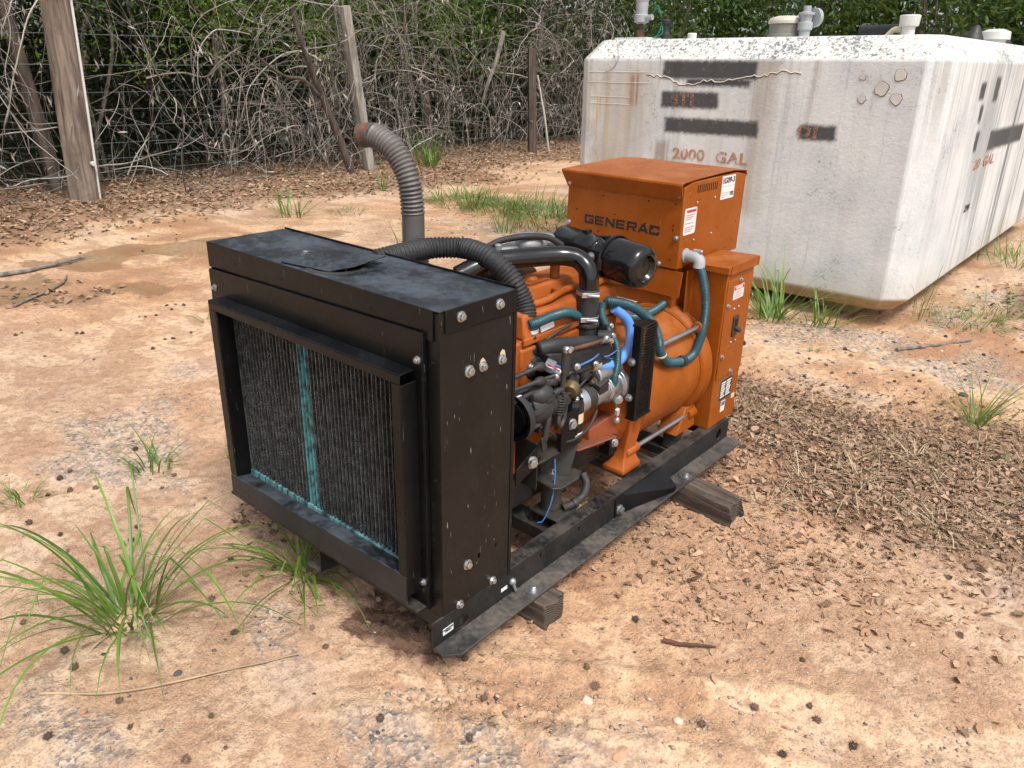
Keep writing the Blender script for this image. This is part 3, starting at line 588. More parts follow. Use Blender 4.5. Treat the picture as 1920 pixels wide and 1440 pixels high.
part(MB().box((1.0005, .83, .106), (1.006, .88, .176)), 'bracket_tab', 'black_paint', .001); put('bolt', BBOLT, GEN, (1.006, .855, .128), (1, 0, 0))
for y in (.334, 1.268):
    part(MB().lathe((1.042, y, .1), (0, 0, 1), [(.025, 0), (.025, .0035), (.011, .004), (.011, .0045)], 24), 'washer', 'zinc', 0); put('bolt', BOLT, GEN, (1.042, y, .1042))
st = part(MB().box((1.0002, -.004, .12), (1.001, .036, .1415)), 'sticker', 'white_label', 0)
for k, z in enumerate((.136, .1295)): text('RADIATOR' if k == 0 else 'DRAIN', (1.0015, .016, z), .0075, 'print_black', st, SIDE, 1, .0002)
part(MB().box((1.0002, .235, .127), (1.001, .262, .139)), 'sticker', 'white_label', 0)
m = MB(); m.lathe((1.0, .282, .142), (1, 0, 0), [(.011, 0), (.012, .006), (.009, .01), (.006, .014)], 12); m.cyl((1.008, .282, .135), (1.011, .29, .108), .005, 8); part(m, 'ground_lug', 'alu', .001)
# --- radiator housing
tc = MB(); tc.prism([(0, 0), (1.0, 0), (1.0, .272), (0, .272)], .003, fz(1.042), [circle(.515, .088, .07, 32, .062)]); 
tco = part(tc, 'top_cover', 'black_top', .001)
m = MB(); m.box((-.002, -.0045, .966), (.982, -.0005, 1.0425)); m.box((-.0045, .0, .972), (-.0005, .272, 1.0422)); m.box((1.0005, .016, .985), (1.0045, .262, 1.0425)); m.box((0, .272, .97), (1.0, .276, 1.048))
part(m, 'cover_lip', 'black_paint', .0016, parent=tco)
m = MB(); m.lathe((.515, .088, 1.0425), (0, 0, 1), [(.084, 0), (.08, .003), (.07, .0035), (.07, -.03), (.001, -.03)], 32, False)
s_ = part(m, 'filler_ring', 'rubber', 0, parent=tco)
m = MB(); m.hexa([(.378, .012, 1.047), (.563, .035, 1.056), (.563, .035, 1.0565), (.378, .012, 1.0475), (.378, .012, 1.0505), (.563, .035, 1.0595), (.563, .036, 1.0595), (.378, .013, 1.0505)])
m = MB(); top = [(.375, .005, 1.0445), (.555, .03, 1.0455), (.60, .085, 1.0575), (.585, .205, 1.063), (.40, .17, 1.0505), (.345, .075, 1.0445)]
k = len(top); m.v = [p for p in top]+[(x, y, z+.003) for x, y, z in top]; m.f = [tuple(range(k-1, -1, -1)), tuple(range(k, 2*k))]+[(j, (j+1) % k, (j+1) % k+k, j+k) for j in range(k)]
fl = part(m, 'filler_flap', 'black_top', .001, parent=tco, label='bent black flap over the filler hole'); put('bolt', BOLT, tco, (.345, .108, 1.0425))
m = MB(); m.cyl((.57, .075, 1.02), (.57, .075, 1.056), .004, 8); part(m, 'stud', 'rusty', 0, parent=tco)
for x in (.152, .39, .765): put('hole', DOT, tco, (x, -.0048, 1.0), (0, -1, 0))
# right side panel with its bolts and slots
slots = [circle(.139, .308, .005, 10, .009), circle(.209, .307, .004, 10, .008)]
m = MB(); m.prism([(.0005, .182), (.262, .182), (.262, 1.038), (.0005, 1.038)], .003, fx(.9995), slots); sp_ = part(m, 'side_panel', 'black_brown', .0015)
m = MB(); m.box((.94, .0005, .17), (.9955, .0035, 1.035)); part(m, 'edge_flange', 'black_paint', .0012, parent=sp_); part(MB().box((.988, .2625, .172), (1.002, .274, 1.04)), 'rear_flange', 'black_paint', .0012, parent=sp_)
for y, z in ((.066, 1.018), (.202, 1.019)): put('bolt', BOLT, sp_, (1.0045, y, z), (1, 0, 0), rng.random())
for y, z, q in ((.098, .87, 1.15), (.148, .868, 1), (.219, .867, 1), (.092, .304, 1.1), (.196, .193, .95), (.061, .189, .95)): put('bolt', BOLT, sp_, (.9996, y, z), (1, 0, 0), rng.random(), q)
for y, z in ((.148, .872), (.222, .875)):
    part(MB().prism([(y+math.cos(a)*.013*rng.uniform(.7, 1.1), z+math.sin(a)*.019*rng.uniform(.8, 1.1)) for a in np.linspace(0, 6.0, 9)], .0006, fx(1.0003)), 'bare_patch', 'cream', 0, 0, parent=sp_)
for z in (.913, .596, .273): part(MB().prism(circle(.978, z, .006, 12, .0035), .0006, fy(-.0002)), 'slot', 'hole_dark', 0, 0, parent=sp_)
# left and back sheets
part(MB().box((.0003, .0005, .16), (.003, .262, 1.038)), 'left_panel', 'black_paint', .001)
m = MB(); m.prism([(.004, .165), (.985, .165), (.985, 1.036), (.004, 1.036)], .003, fy(.2625), [circle(.72, .62, .22, 40)]); part(m, 'rear_sheet', 'black_paint', .001)
# front panel and the frame round the core
m = MB(); m.prism([(.012, .155), (.952, .188), (.952, .985), (.012, .965)], .003, fy(-.013), [[(.095, .235), (.908, .262), (.908, .872), (.095, .868)]]); fp = part(m, 'front_panel', 'black_paint', .0015)
for a_, b_, z_ in ((.953, .957, .984), (.008, .0115, .96)): part(MB().box((a_, -.013, .19), (b_, -.001, z_)), 'panel_edge', 'black_paint', .001, parent=fp)
for x, z in ((.034, .908), (.94, .914), (.94, .275)): put('bolt', SBOLT, fp, (x, -.0132, z), (0, -1, 0), rng.random(), 1.1)
hd = MB(); hd.hexa([(.072, -.014, .881), (.93, -.014, .888), (.93, -.0135, .889), (.072, -.0135, .882), (.072, -.064, .883), (.93, -.064, .89), (.93, -.064, .8935), (.072, -.064, .8865)])
hd = MB(); hd.box((.074, -.064, .8835), (.93, -.014, .8875)); hd.box((.074, -.064, .860), (.93, -.061, .8832)); part(hd, 'bezel_top', 'black_paint', .0015)
m = MB(); m.box((.074, -.0645, .296), (.110, -.0612, .8598)); m.box((.107, -.061, .28), (.110, .03, .883)); part(m, 'bezel_left', 'black_paint', .0015)
m = MB(); m.box((.896, -.061, .25), (.899, .03, .883)); m.box((.8992, -.0645, .235), (.93, -.0612, .8598)); m.box((.93, -.0645, .25), (.933, -.014, .8598)); part(m, 'bezel_right', 'black_paint', .0015)
# bottom tray, dented along its lip
m = MB(); N = 24; top = []; rgs = []
for i in range(N+1):
    x = .076+(.93-.076)*i/N; dz = -.012*math.exp(-((x-.42)/.1)**2)+rng.uniform(-.0015, .0015); dy = .006*math.exp(-((x-.42)/.12)**2)
    g_ = .018*i/N; rgs.append([(x, -.016, .286+g_), (x, -.063+dy, .294+g_+dz), (x, -.066+dy, .292+g_+dz), (x, -.068+dy*.4, .219+g_*.4), (x, -.064+dy*.4, .219+g_*.4), (x, -.0615+dy, .289+g_+dz), (x, -.016, .28+g_)])
m.rings(rgs); part(m, 'bezel_tray', 'black_top', .001)
m = MB(); m.hexa([(.05, -.06, .206), (.95, -.05, .196), (.95, -.0135, .19), (.02, -.0135, .18), (.05, -.06, .2165), (.95, -.05, .205), (.95, -.0135, .2), (.02, -.0135, .19)]); part(m, 'bottom_lip', 'black_rail', .0015, label='scraped lower lip with rust and peeling paint')
# core: header bar, tubes, folded fins
def core_mat():
    t = NT('core_fins'); p = t.pos(); x, y, z = t.xyz(p)
    n = t.noise(t.mp(p, (26, 1, 2.2)), 1, 5, .65); n2 = t.noise(p, 90, 3, .7); n3 = t.noise(t.mp(p, (60, 1, 5)), 1, 3)
    col = t.mix(t.lin(n2, .4, .7), (.002, .0025, .003), (.008, .009, .01))
    def band(c, wd, tilt, a): return t.m2('MULTIPLY', t.lin(t.m2('ABSOLUTE', t.m2('SUBTRACT', t.m2('ADD', x, t.m2('MULTIPLY', t.m2('SUBTRACT', .56, z), tilt)), c)), wd*.55, wd, 1, 0), a)
    teal = t.m2('MAXIMUM', band(.452, .034, .01, 1.0), band(.56, .016, -.02, .55))
    teal = t.m2('MAXIMUM', teal, band(.64, .04, .0, .16)); teal = t.m2('MAXIMUM', teal, band(.3, .06, .03, .22))
    teal = t.m2('MULTIPLY', teal, t.lin(t.m2('ADD', n3, t.m2('MULTIPLY', n2, .5)), .5, .85, .1, .9))
    low = t.m2('MULTIPLY', t.lin(t.m2('ADD', z, t.m2('MULTIPLY', n, .09)), .325, .39, 1, 0), t.lin(n3, .35, .6, .2, .9))
    lf = t.m2('MULTIPLY', t.lin(t.m2('ADD', x, t.m2('MULTIPLY', n, .2)), .2, .34, 1, 0), t.lin(n, .5, .75, 0, .35))
    k = t.m2('MAXIMUM', t.m2('MAXIMUM', teal, low), lf)
    col = t.mix(k, col, t.mix(n2, (.09, .26, .28), (.24, .44, .45)))
    t.bs(Base_Color=col, Roughness=.6); t.b.inputs['Specular IOR Level'].default_value = .06; M['core_fins'] = t.m
    t = NT('core_tube'); p = t.pos(); z = t.xyz(p)[2]
    dots = t.lin(t.noise(t.mp(p, (1, 1, 1)), 300, 1, .6), .4, .6); n2 = t.noise(p, 40, 3); x = t.xyz(p)[0]
    teal = t.m2('MULTIPLY', t.lin(t.m2('ABSOLUTE', t.m2('SUBTRACT', x, .452)), .02, .034, 1, 0), t.lin(n2, .38, .6, .2, .85))
    c = t.mix(t.m2('MULTIPLY', dots, t.lin(n2, .35, .65, .3, 1)), (.008, .009, .01), (.15, .158, .162)); c = t.mix(teal, c, (.1, .33, .35)); t.bs(Base_Color=c, Roughness=.5, Metallic=.2); M['core_tube'] = t.m
core_mat()
co = part(MB().box((.111, .0, .272), (.8958, .04, .872)), 'radiator_core', 'core_fins', 0, 0)
NT_ = 46; pit = (.895-.112)/NT_
tm_ = MB().box((-.0017, -.0095, .276), (.0017, .0005, .871)).mesh('core_tube', 0); tm_.materials.append(M['core_tube'])
for i in range(NT_+1):
    o = link('tube', tm_, co); o.location = Vector((.112+i*pit, 0, 0))-Vector(ORG[GEN])
    o.location.x = .112+i*pit-ORG[GEN][0]
m = MB(); m.box((.111, -.014, .28), (.8955, .0, .304)); part(m, 'lower_header', 'core_fins', .002, parent=co)
# fan behind the core
m = MB(); m.cyl((.72, .33, .62), (.72, .36, .62), .06, 24)
for k in range(6):
    a = k*math.pi/3; m.obox((.72+.12*math.cos(a), .345, .62+.12*math.sin(a)), (.16, .006, .06), (.5, -a, 0))
part(m, 'fan', 'black_paint', .001)
part(MB().lathe((.72, .36, .62), (0, 1, 0), [(.03, 0), (.03, .05), (.05, .052), (.05, .075), (.035, .078), (.045, .102)], 24), 'water_pump', 'cast_dark', .001)
# --- engine
m = MB(); m.box((.62, .46, .36), (.84, 1.0, .80)); m.box((.60, .48, .66), (.85, .99, .78)); part(m, 'engine_block', 'engine_orange', .008)
m = MB(); m.box((.63, .45, .225), (.835, .98, .358)); part(m, 'oil_pan', 'cast_oily', .012)
vc = MB(); vc.hexa([(.60, .50, .801), (.845, .50, .801), (.845, 1.01, .801), (.60, 1.01, .801), (.62, .515, .895), (.825, .515, .872), (.825, 1.0, .872), (.62, 1.0, .895)])
vco = part(vc, 'valve_cover', 'engine_orange', .008)
m = MB(); m.hexa([(.63, .60, .884), (.765, .60, .876), (.765, .99, .876), (.63, .99, .884), (.645, .62, .925), (.745, .62, .92), (.745, .985, .92), (.645, .985, .925)]); part(m, 'cover_hump', 'engine_orange', .008, parent=vco)
m = MB(); m.tube(smooth_path([(.79, .56, .885), (.8, .66, .888), (.785, .78, .895), (.80, .9, .888), (.79, .99, .888)], 6), .012, 10); part(m, 'cover_rib', 'engine_orange', 0, 60, parent=vco)
for k in range(9): part(MB().box((.655, .645+k*.012, .9235), (.74, .651+k*.012, .929)), 'ridge', 'engine_orange', .001, parent=vco)
m = MB(); m.lathe((.70, .70, .922), (0, 0, 1), [(.024, 0), (.024, .008), (.018, .012), (.018, .016)], 20); m.lathe((.725, .79, .921), (0, 0, 1), [(.016, 0), (.016, .04), (.013, .045)], 16); m.lathe((.775, .74, .88), (0, 0, 1), [(.016, 0), (.016, .025)], 16); part(m, 'oil_filler_boss', 'engine_orange', .002, parent=vco)
m = MB(); m.box((.842, .49, .79), (.852, 1.0, .81)); part(m, 'gasket_flange', 'engine_orange', .002)
m = MB(); m.hexa([(.846, .575, .813), (.846, .64, .817), (.847, .64, .817), (.847, .575, .813), (.838, .575, .845), (.838, .64, .849), (.839, .64, .849), (.839, .575, .845)]); part(m, 'sticker', 'white_label', 0, 0, parent=vco)
# exhaust side, left
m = MB()
for k in range(4): y = .56+k*.12; m.tube(smooth_path([(.61, y, .80), (.55, y, .83), (.49, y, .84)], 5), .028, 12)
m.tube([(.48, .5, .845), (.47, .75, .85), (.48, .97, .845)], .038, 14); m.tube(smooth_path([(.47, .62, .86), (.44, .56, .90), (.42, .50, .93), (.41, .475, .95)], 6), .036, 14); part(m, 'exhaust_manifold', 'rusty', .002, 50)
m = MB(); m.lathe((.405, .471, .935), (0, 0, 1), [(.036, 0), (.046, .002), (.046, .085), (.043, .09), (.036, .092)], 24); ep = part(m, 'exhaust_collar', 'exhaust', .0015, 35)
m = MB(); m.lathe((.405, .471, 1.02), (0, 0, 1), [(.035, 0), (.035, .105)], 24); part(m, 'exhaust_pipe', 'exhaust', 0, 40)
part(corrugated([(.405, .471, 1.12), (.404, .468, 1.17), (.396, .464, 1.225), (.372, .46, 1.275), (.335, .452, 1.317), (.285, .444, 1.342), (.262, .44, 1.347)], .0385, .0122, .0065), 'exhaust_flex_hose', 'exhaust', 0, 60)
P = [(.272, .442, 1.345), (.25, .438, 1.346), (.222, .433, 1.342)]; m = MB().tube(P, .037, 24, False); m.tube(P, .033, 24, False); part(m, 'exhaust_tip', 'exhaust_rust', 0, 40)
m = MB(); m.tube(smooth_path([(.5, .66, .955), (.53, .76, .97), (.55, .86, .985), (.565, .97, .985)], 6), .03, 14); m.sphere((.56, .85, .995), .052, 14, (1, 1.1, .75)); m.box((.5, .82, .945), (.62, .9, .97)); m.cyl((.54, .72, .985), (.54, .72, 1.01), .012, 10); rgl = part(m, 'fuel_regulator', 'alu', .003, 45)
for a, b in (((.503, .672, .955), (.513, .70, .96)), ((.56, .93, .985), (.566, .955, .985))): part(MB().cyl(a, b, .0335, 18), 'hose_clamp', 'zinc', 0, parent=rgl)
part(MB().tube(smooth_path([(.50, .68, .985), (.53, .735, 1.015), (.585, .80, 1.03), (.62, .88, 1.02), (.645, .93, .99)], 8), .011, 10), 'vacuum_hose', 'rubber', 0, 60)
part(corrugated([(.545, .50, .94), (.56, .58, .935), (.6, .66, .93), (.63, .72, .925)], .026, .01, .004, 14), 'breather_hose', 'rubber', 0, 60)
# --- air path
part(MB().tube(smooth_path([(.60, .47, .96), (.635, .54, .99), (.672, .61, 1.0), (.715, .70, 1.001), (.757, .768, 1.001), (.80, .802, .994), (.835, .809, .97), (.849, .807, .935), (.85, .806, .89)], 9), .0315, 22), 'intake_pipe', 'gloss_black', 0, 60)
m = MB(); m.lathe((.85, .806, .797), (0, 0, 1), [(.0355, 0), (.037, .004), (.037, .105), (.0355, .108)], 26); sl = part(m, 'intake_sleeve', 'rubber', .001, 40)
for z in (.806, .887):
    m = MB().lathe((.85, .806, z), (0, 0, 1), [(.0382, 0), (.0388, .001), (.0388, .011), (.0382, .012)], 28); m.obox((.868, .77, z+.006), (.03, .012, .015), (0, 0, .9)); m.cyl((.874, .769, z+.006), (.905, .79, z+.006), .0055, 8); part(m, 'hose_clamp', 'zinc', .001, parent=sl)
m = MB(); m.lathe((.85, .806, .728), (0, 0, 1), [(.05, 0), (.05, .012), (.036, .016), (.036, .05), (.043, .055), (.043, .066), (.037, .07)], 26); m.box((.80, .775, .70), (.90, .85, .728)); m.cyl((.89, .82, .75), (.93, .84, .75), .022, 14); m.box((.845, .84, .735), (.91, .87, .79)); tb = part(m, 'throttle_body', 'cast_dark', .002)
for dx, dy in ((-.038, -.03), (.038, -.03), (.03, .035)): put('bolt', SBOLT, tb, (.85+dx, .806+dy, .741))
for q in ((.932, .842, .757), (.934, .83, .742), (.91, .862, .78)): put('bolt', SBOLT, tb, q, (1, -.4, 0))
m = MB(); m.hexa([(.845, .565, .672), (.91, .57, .672), (.925, .86, .652), (.845, .87, .652), (.845, .545, .765), (.90, .55, .762), (.912, .87, .722), (.845, .88, .735)])
for k in range(4): y = .60+k*.07; m.tube(smooth_path([(.86, y, .69), (.885, y, .675), (.9, y, .65), (.895, y, .625)], 4), .019, 10)
m.tube(smooth_path([(.86, .545, .77), (.885, .60, .775), (.892, .70, .755), (.89, .80, .735)], 5), .024, 12); im = part(m, 'intake_manifold', 'rubber', .008, 50)
ac = MB(); A0, A1 = Vector((.545, 1.055, .974)), Vector((.937, 1.005, .947)); d_ = (A1-A0).normalized(); L = (A1-A0).length
ac.lathe(A0, d_, [(.045, 0), (.054, .006), (.057, .016), (.057, .105), (.0595, .108), (.0595, .116), (.057, .119), (.057, .19), (.0595, .193), (.0595, .2), (.057, .203), (.06, L*.62)], 36); aco = part(ac, 'air_cleaner', 'gloss_black', 0, 40)
ac = MB(); ac.lathe(A0, d_, [(.06, L*.6), (.076, L*.625), (.077, L*.64), (.0735, L*.65), (.0735, L*.93), (.068, L*.975), (.058, L*.995), (.045, L*1.0), (.042, L*.985), (.036, L*.965), (.001, L*.96)], 40); part(ac, 'end_cap', 'gloss_black', 0, 40, parent=aco)
m = MB(); m.lathe(A0, d_, [(.077, L*.628), (.0795, L*.63), (.0795, L*.66), (.077, L*.662)], 36, False); part(m, 'clamp_band', 'black_paint', 0, 40, parent=aco)
ub, vb, _ = basis(d_); q = A0+d_*(L*.64)+Vector((0, -.079, .02))
m = MB(); m.tube([q+Vector((0, -.004, .035)), q+Vector((-.012, -.01, .05)), q+Vector((.004, -.012, .062)), q+Vector((.018, -.01, .05)), q+Vector((.004, -.004, .033)), q+Vector((0, -.006, 0)), q+Vector((-.004, .002, -.045))], .003, 6); m.obox(q+Vector((-.003, .0, -.03)), (.012, .008, .035)); part(m, 'toggle_clip', 'cast_dark', 0, parent=aco)
m = MB(); m.obox((.70, .975, .93), (.15, .006, .12), (0, .08, -.13)); m.obox((.68, 1.0, .885), (.06, .06, .006)); bk = part(m, 'cleaner_bracket', 'black_paint', .001, parent=aco); put('bolt', BOLT, aco, (.745, .965, .962), (-.2, -1, 0), 0, 1.2)
for tt in (.3, .52): m = MB(); q = A0+d_*(L*tt)+Vector((0, 0, .058)); m.obox(q, (.018, .026, .014)); m.obox(q+Vector((.014, 0, .0)), (.005, .032, .018)); part(m, 'band_clamp', 'black_paint', .001, parent=aco)
# --- cooling hoses
part(corrugated([(.47, .262, 1.022), (.49, .33, 1.03), (.503, .44, 1.034), (.556, .515, 1.033), (.62, .53, 1.03), (.685, .535, 1.012), (.74, .553, .965), (.778, .566, .90), (.806, .556, .852)], .0335, .0118, .0045), 'radiator_hose', 'rubber', 0, 60)
m = MB(); m.lathe((.811, .554, .80), (0, 0, 1), [(.033, 0), (.033, .055)], 22); rh = part(m, 'hose_cuff', 'rubber', .001)
part(MB().lathe((.811, .554, .803), (0, 0, 1), [(.0335, 0), (.0345, .001), (.0345, .011)], 22).obox((.842, .54, .809), (.02, .012, .014)), 'hose_clamp', 'zinc', 0, parent=rh)
m = MB(); m.lathe((.811, .554, .83), (0, 0, 1), [(.0338, 0), (.0338, .018)], 22, False); part(m, 'blue_tape', 'tape_blue', 0, 40, parent=rh)
m = MB(); m.lathe((.811, .554, .81), (0, 0, 1), [(.0342, 0), (.0342, .016)], 22, False); part(m, 'white_tag', 'white_label', 0, 40, parent=rh)
m = MB(); m.lathe((.811, .554, .69), (0, 0, 1), [(.05, 0), (.052, .04), (.04, .06), (.045, .065), (.045, .08), (.034, .085), (.031, .12)], 22); m.box((.80, .56, .66), (.86, .62, .72)); m.sphere((.83, .53, .705), .035, 10); part(m, 'thermostat_housing', 'cast_dark', .002, 45)
part(MB().tube(smooth_path([(.9, .795, .657), (.915, .86, .645), (.92, .92, .65), (.915, .975, .68), (.905, .995, .725), (.89, .985, .77), (.87, .935, .815)], 9), .0172, 18), 'blue_hose', 'blue_hose', 0, 60)
m = MB(); m.cyl((.897, .775, .659), (.905, .81, .655), .0215, 16); m.obox((.905, .79, .684), (.012, .012, .018)); part(m, 'hose_clamp', 'zinc', .0005); m = MB().tube([(.89, .735, .668), (.897, .78, .659)], [.024, .021], 14); m.box((.87, .72, .645), (.905, .75, .70)); part(m, 'water_outlet', 'brass', .002)
m = MB(); m.lathe((.91, .66, .63), (.2, -.5, -.2), [(.028, 0), (.03, .01), (.024, .03), (.008, .032)], 18); part(m, 'core_plug', 'brass', .001)
def conduit(P, r=.0155): return corrugated(P, r, .0052, .0016, 14, 4)
part(conduit([(.845, .92, .835), (.865, .93, .838), (.89, .985, .82), (.91, 1.04, .788), (.925, 1.10, .735), (.94, 1.125, .68), (.95, 1.135, .625), (.955, 1.18, .578), (.955, 1.25, .556), (.955, 1.33, .543), (.95, 1.40, .552), (.945, 1.452, .605), (.94, 1.472, .68), (.93, 1.475, .76), (.905, 1.478, .835), (.885, 1.48, .865)], .0175), 'conduit', 'teal_conduit', 0, 60)
part(conduit([(.87, .86, .85), (.885, .845, .81), (.905, .86, .76), (.925, .88, .71), (.935, .878, .655), (.935, .868, .60), (.93, .865, .555)], .0135), 'conduit', 'teal_conduit', 0, 60)
part(conduit([(.835, .53, .845), (.85, .555, .852), (.855, .61, .857), (.855, .69, .852), (.852, .74, .832), (.84, .78, .81)], .0155), 'conduit', 'teal_conduit', 0, 60)
part(conduit([(.83, .54, .73), (.86, .56, .735), (.885, .575, .70), (.89, .575, .66)], .012), 'conduit', 'teal_conduit', 0, 60)
part(conduit([(.74, 1.02, .80), (.76, 1.12, .74), (.78, 1.2, .70), (.785, 1.32, .692), (.775, 1.42, .695), (.765, 1.5, .70)], .016), 'conduit', 'teal_conduit', 0, 60)
m = MB().lathe((.956, 1.285, .549), (0, 1, -.12), [(.0215, 0), (.0215, .022)], 18); part(m, 'conduit_clamp', 'rubber', .001); part(MB().lathe((.951, 1.14, .615), (.1, .35, -.9), [(.0195, 0), (.0195, .006)], 16), 'cable_tie', 'cream', 0)
# elbow fitting on the control box
m = MB(); m.lathe((.82, 1.487, .892), (1, 0, 0), [(.028, 0), (.028, .006), (.022, .008), (.022, .03)], 20); m.tube(smooth_path([(.835, 1.487, .892), (.868, 1.485, .892), (.884, 1.483, .88), (.887, 1.48, .855)], 6), .0225, 18); m.obox((.87, 1.485, .918), (.03, .012, .01)); el = part(m, 'conduit_elbow', 'grey_pipe', .001, 50); put('screw', SCREW, el, (.889, 1.483, .918), (1, 0, 0), 0, 1.3)
# --- accessories at the front right
m = MB(); pc = Vector((.885, .40, .60)); m.lathe(pc, (0, 1, 0), [(.02, -.002), (.05, -.002), (.05, .012), (.055, .012), (.064, 0), (.072, 0), (.072, .004), (.066, .008), (.072, .012), (.066, .016), (.072, .02), (.072, .026), (.05, .026), (.045, .03), (.045, .055), (.03, .07)], 36); pu = part(m, 'pulley', 'gloss_black', 0, 30)
for k in range(6): a = k*math.pi/3+.3; part(MB().obox(pc+Vector((.046*math.cos(a), .06, .046*math.sin(a))), (.03, .05, .014), (0, -a, 0)), 'vane', 'cast_dark', .002, parent=pu)
part(MB().lathe(pc, (0, 1, 0), [(.0732, .0), (.0738, .003), (.0738, .02), (.0732, .023)], 36, False), 'belt', 'rubber', 0, 30, parent=pu)
part(MB().box((.9, .402, .672), (.906, .42, .6735)), 'belt_print', 'white_label', 0, 0, parent=pu)
m = MB(); m.lathe((.885, .46, .61), (.15, 1, 0), [(.05, 0), (.056, .02), (.056, .06), (.045, .085), (.05, .09), (.05, .12), (.03, .15)], 24); m.sphere((.91, .50, .655), .04, 10, (1, 1.2, .8)); m.box((.86, .5, .52), (.91, .6, .59)); m.cyl((.915, .52, .66), (.918, .52, .70), .014, 12); m.tube([(.905, .505, .695), (.935, .54, .71)], .006, 8); gv = part(m, 'governor_body', 'cast_dark', .003, 45)
m = MB()
for a, b, r in (((.945, .575, .775), (.945, .568, .71), .013), ((.945, .568, .71), (.945, .562, .655), .0085), ((.945, .562, .66), (.94, .525, .655), .009), ((.94, .525, .655), (.935, .515, .58), .009), ((.935, .515, .58), (.938, .495, .51), .01)): m.cyl(a, b, r, 10)
m.obox((.94, .49, .50), (.006, .022, .05), (.2, 0, 0)); part(m, 'governor_lever', 'cast_dark', .001)
m = MB(); m.tube([(.945, .568, .782), (.942, .64, .772), (.938, .72, .763), (.935, .795, .757)], .0058, 8); part(m, 'link_rod', 'rusty', 0)
for q in ((.945, .575, .782), (.935, .80, .757)):
    m = MB(); m.sphere(q, .0135, 10); m.cyl(q, (q[0], q[1]+(.03 if q[1] > .7 else .025)*(1 if q[1] < .7 else -1), q[2]-.003), .0085, 8); m.cyl(q, (q[0]+.018, q[1]-.006, q[2]+.003), .007, 6); part(m, 'ball_joint', 'zinc', 0, 45)
P = [(.945+.0125*math.cos(a), .555+.0125*math.sin(a), .645-.0014*a) for a in np.arange(0, 2*math.pi*7.5, .5)]; part(MB().tube(P, .0022, 5), 'governor_spring', 'cast_oily', 0, 60)
m = MB(); m.tube(smooth_path([(.945, .555, .58), (.95, .545, .555), (.945, .56, .535), (.94, .585, .55), (.935, .60, .60), (.925, .60, .62)], 5), .0075, 8); m.lathe((.93, .60, .612), (1, -.6, 0), [(.016, -.01), (.016, .016)], 6); part(m, 'spring_hook', 'cast_oily', 0, 45)
m = MB(); m.lathe((.905, .685, .43), (0, 0, 1), [(.0335, 0), (.0335, .135), (.03, .14), (.03, .15), (.013, .153), (.013, .165)], 26); ic = part(m, 'ignition_coil', 'gloss_black', .001, 40)
part(MB().lathe((.905, .685, .50), (0, 0, 1), [(.0338, 0), (.0338, .034)], 26, False), 'coil_label', 'cream', 0, 40, parent=ic); part(MB().lathe((.905, .685, .455), (0, 0, 1), [(.0338, 0), (.0338, .012)], 26, False), 'coil_band', 'white_label', 0, 40, parent=ic)
m = MB(); m.lathe((.905, .685, .585), (.1, -.12, 1), [(.018, 0), (.016, .03), (.012, .04), (.012, .075)], 14); m.tube(smooth_path([(.912, .677, .655), (.915, .66, .68), (.9, .62, .665), (.89, .58, .65)], 6), .0055, 8); part(m, 'coil_boot', 'rubber', 0, 50, parent=ic)
put('bolt', SBOLT, ic, (.922, .675, .582)); put('bolt', SBOLT, ic, (.888, .70, .582))
# spark plug leads
for k, (y, z, dx) in enumerate(((.50, .735, .01), (.49, .695, .02), (.485, .655, 0), (.52, .63, .03), (.55, .675, .02))):
    P = smooth_path([(.845, y+.06, z-.03), (.88+dx, y+.03, z-.01), (.905+dx, y-.02, z+.012), (.89, y-.09, z-.005), (.86, y-.13, z-.02)], 6); part(MB().tube(P, [.014 if i < 13 else .0075 for i in range(len(P))], 9), 'plug_lead', 'rubber', 0, 50)
m = MB(); m.obox((.915, .535, .735), (.03, .04, .02), (.2, .3, .4)); m.cyl((.90, .545, .725), (.935, .565, .71), .014, 10); m.sphere((.925, .555, .70), .014, 8); ts = part(m, 'temperature_sender', 'zinc', .001, 45)
part(MB().tube(smooth_path([(.915, .535, .745), (.935, .56, .73), (.945, .58, .715), (.935, .57, .69), (.92, .545, .695)], 6), .0028, 6), 'blue_wire', 'blue_wire', 0, 60, parent=ts); part(MB().obox((.922, .55, .722), (.012, .03, .012), (0, .2, .4)), 'connector', 'blue_hose', .001, parent=ts)
part(MB().tube(smooth_path([(.90, .545, .73), (.925, .52, .745), (.94, .545, .725), (.93, .575, .71)], 6), .0026, 6), 'red_wire', 'red_paint', 0, 60, parent=ts)
part(MB().tube(smooth_path([(.915, .585, .40), (.925, .575, .33), (.93, .555, .26), (.92, .53, .2), (.905, .52, .19)], 8), .0026, 6), 'blue_wire', 'blue_wire', 0, 60)
part(MB().tube(smooth_path([(.935, .87, .70), (.93, .835, .69), (.925, .81, .69), (.92, .86, .67), (.93, .9, .66)], 6), .0022, 6), 'blue_wire', 'blue_wire', 0, 60)
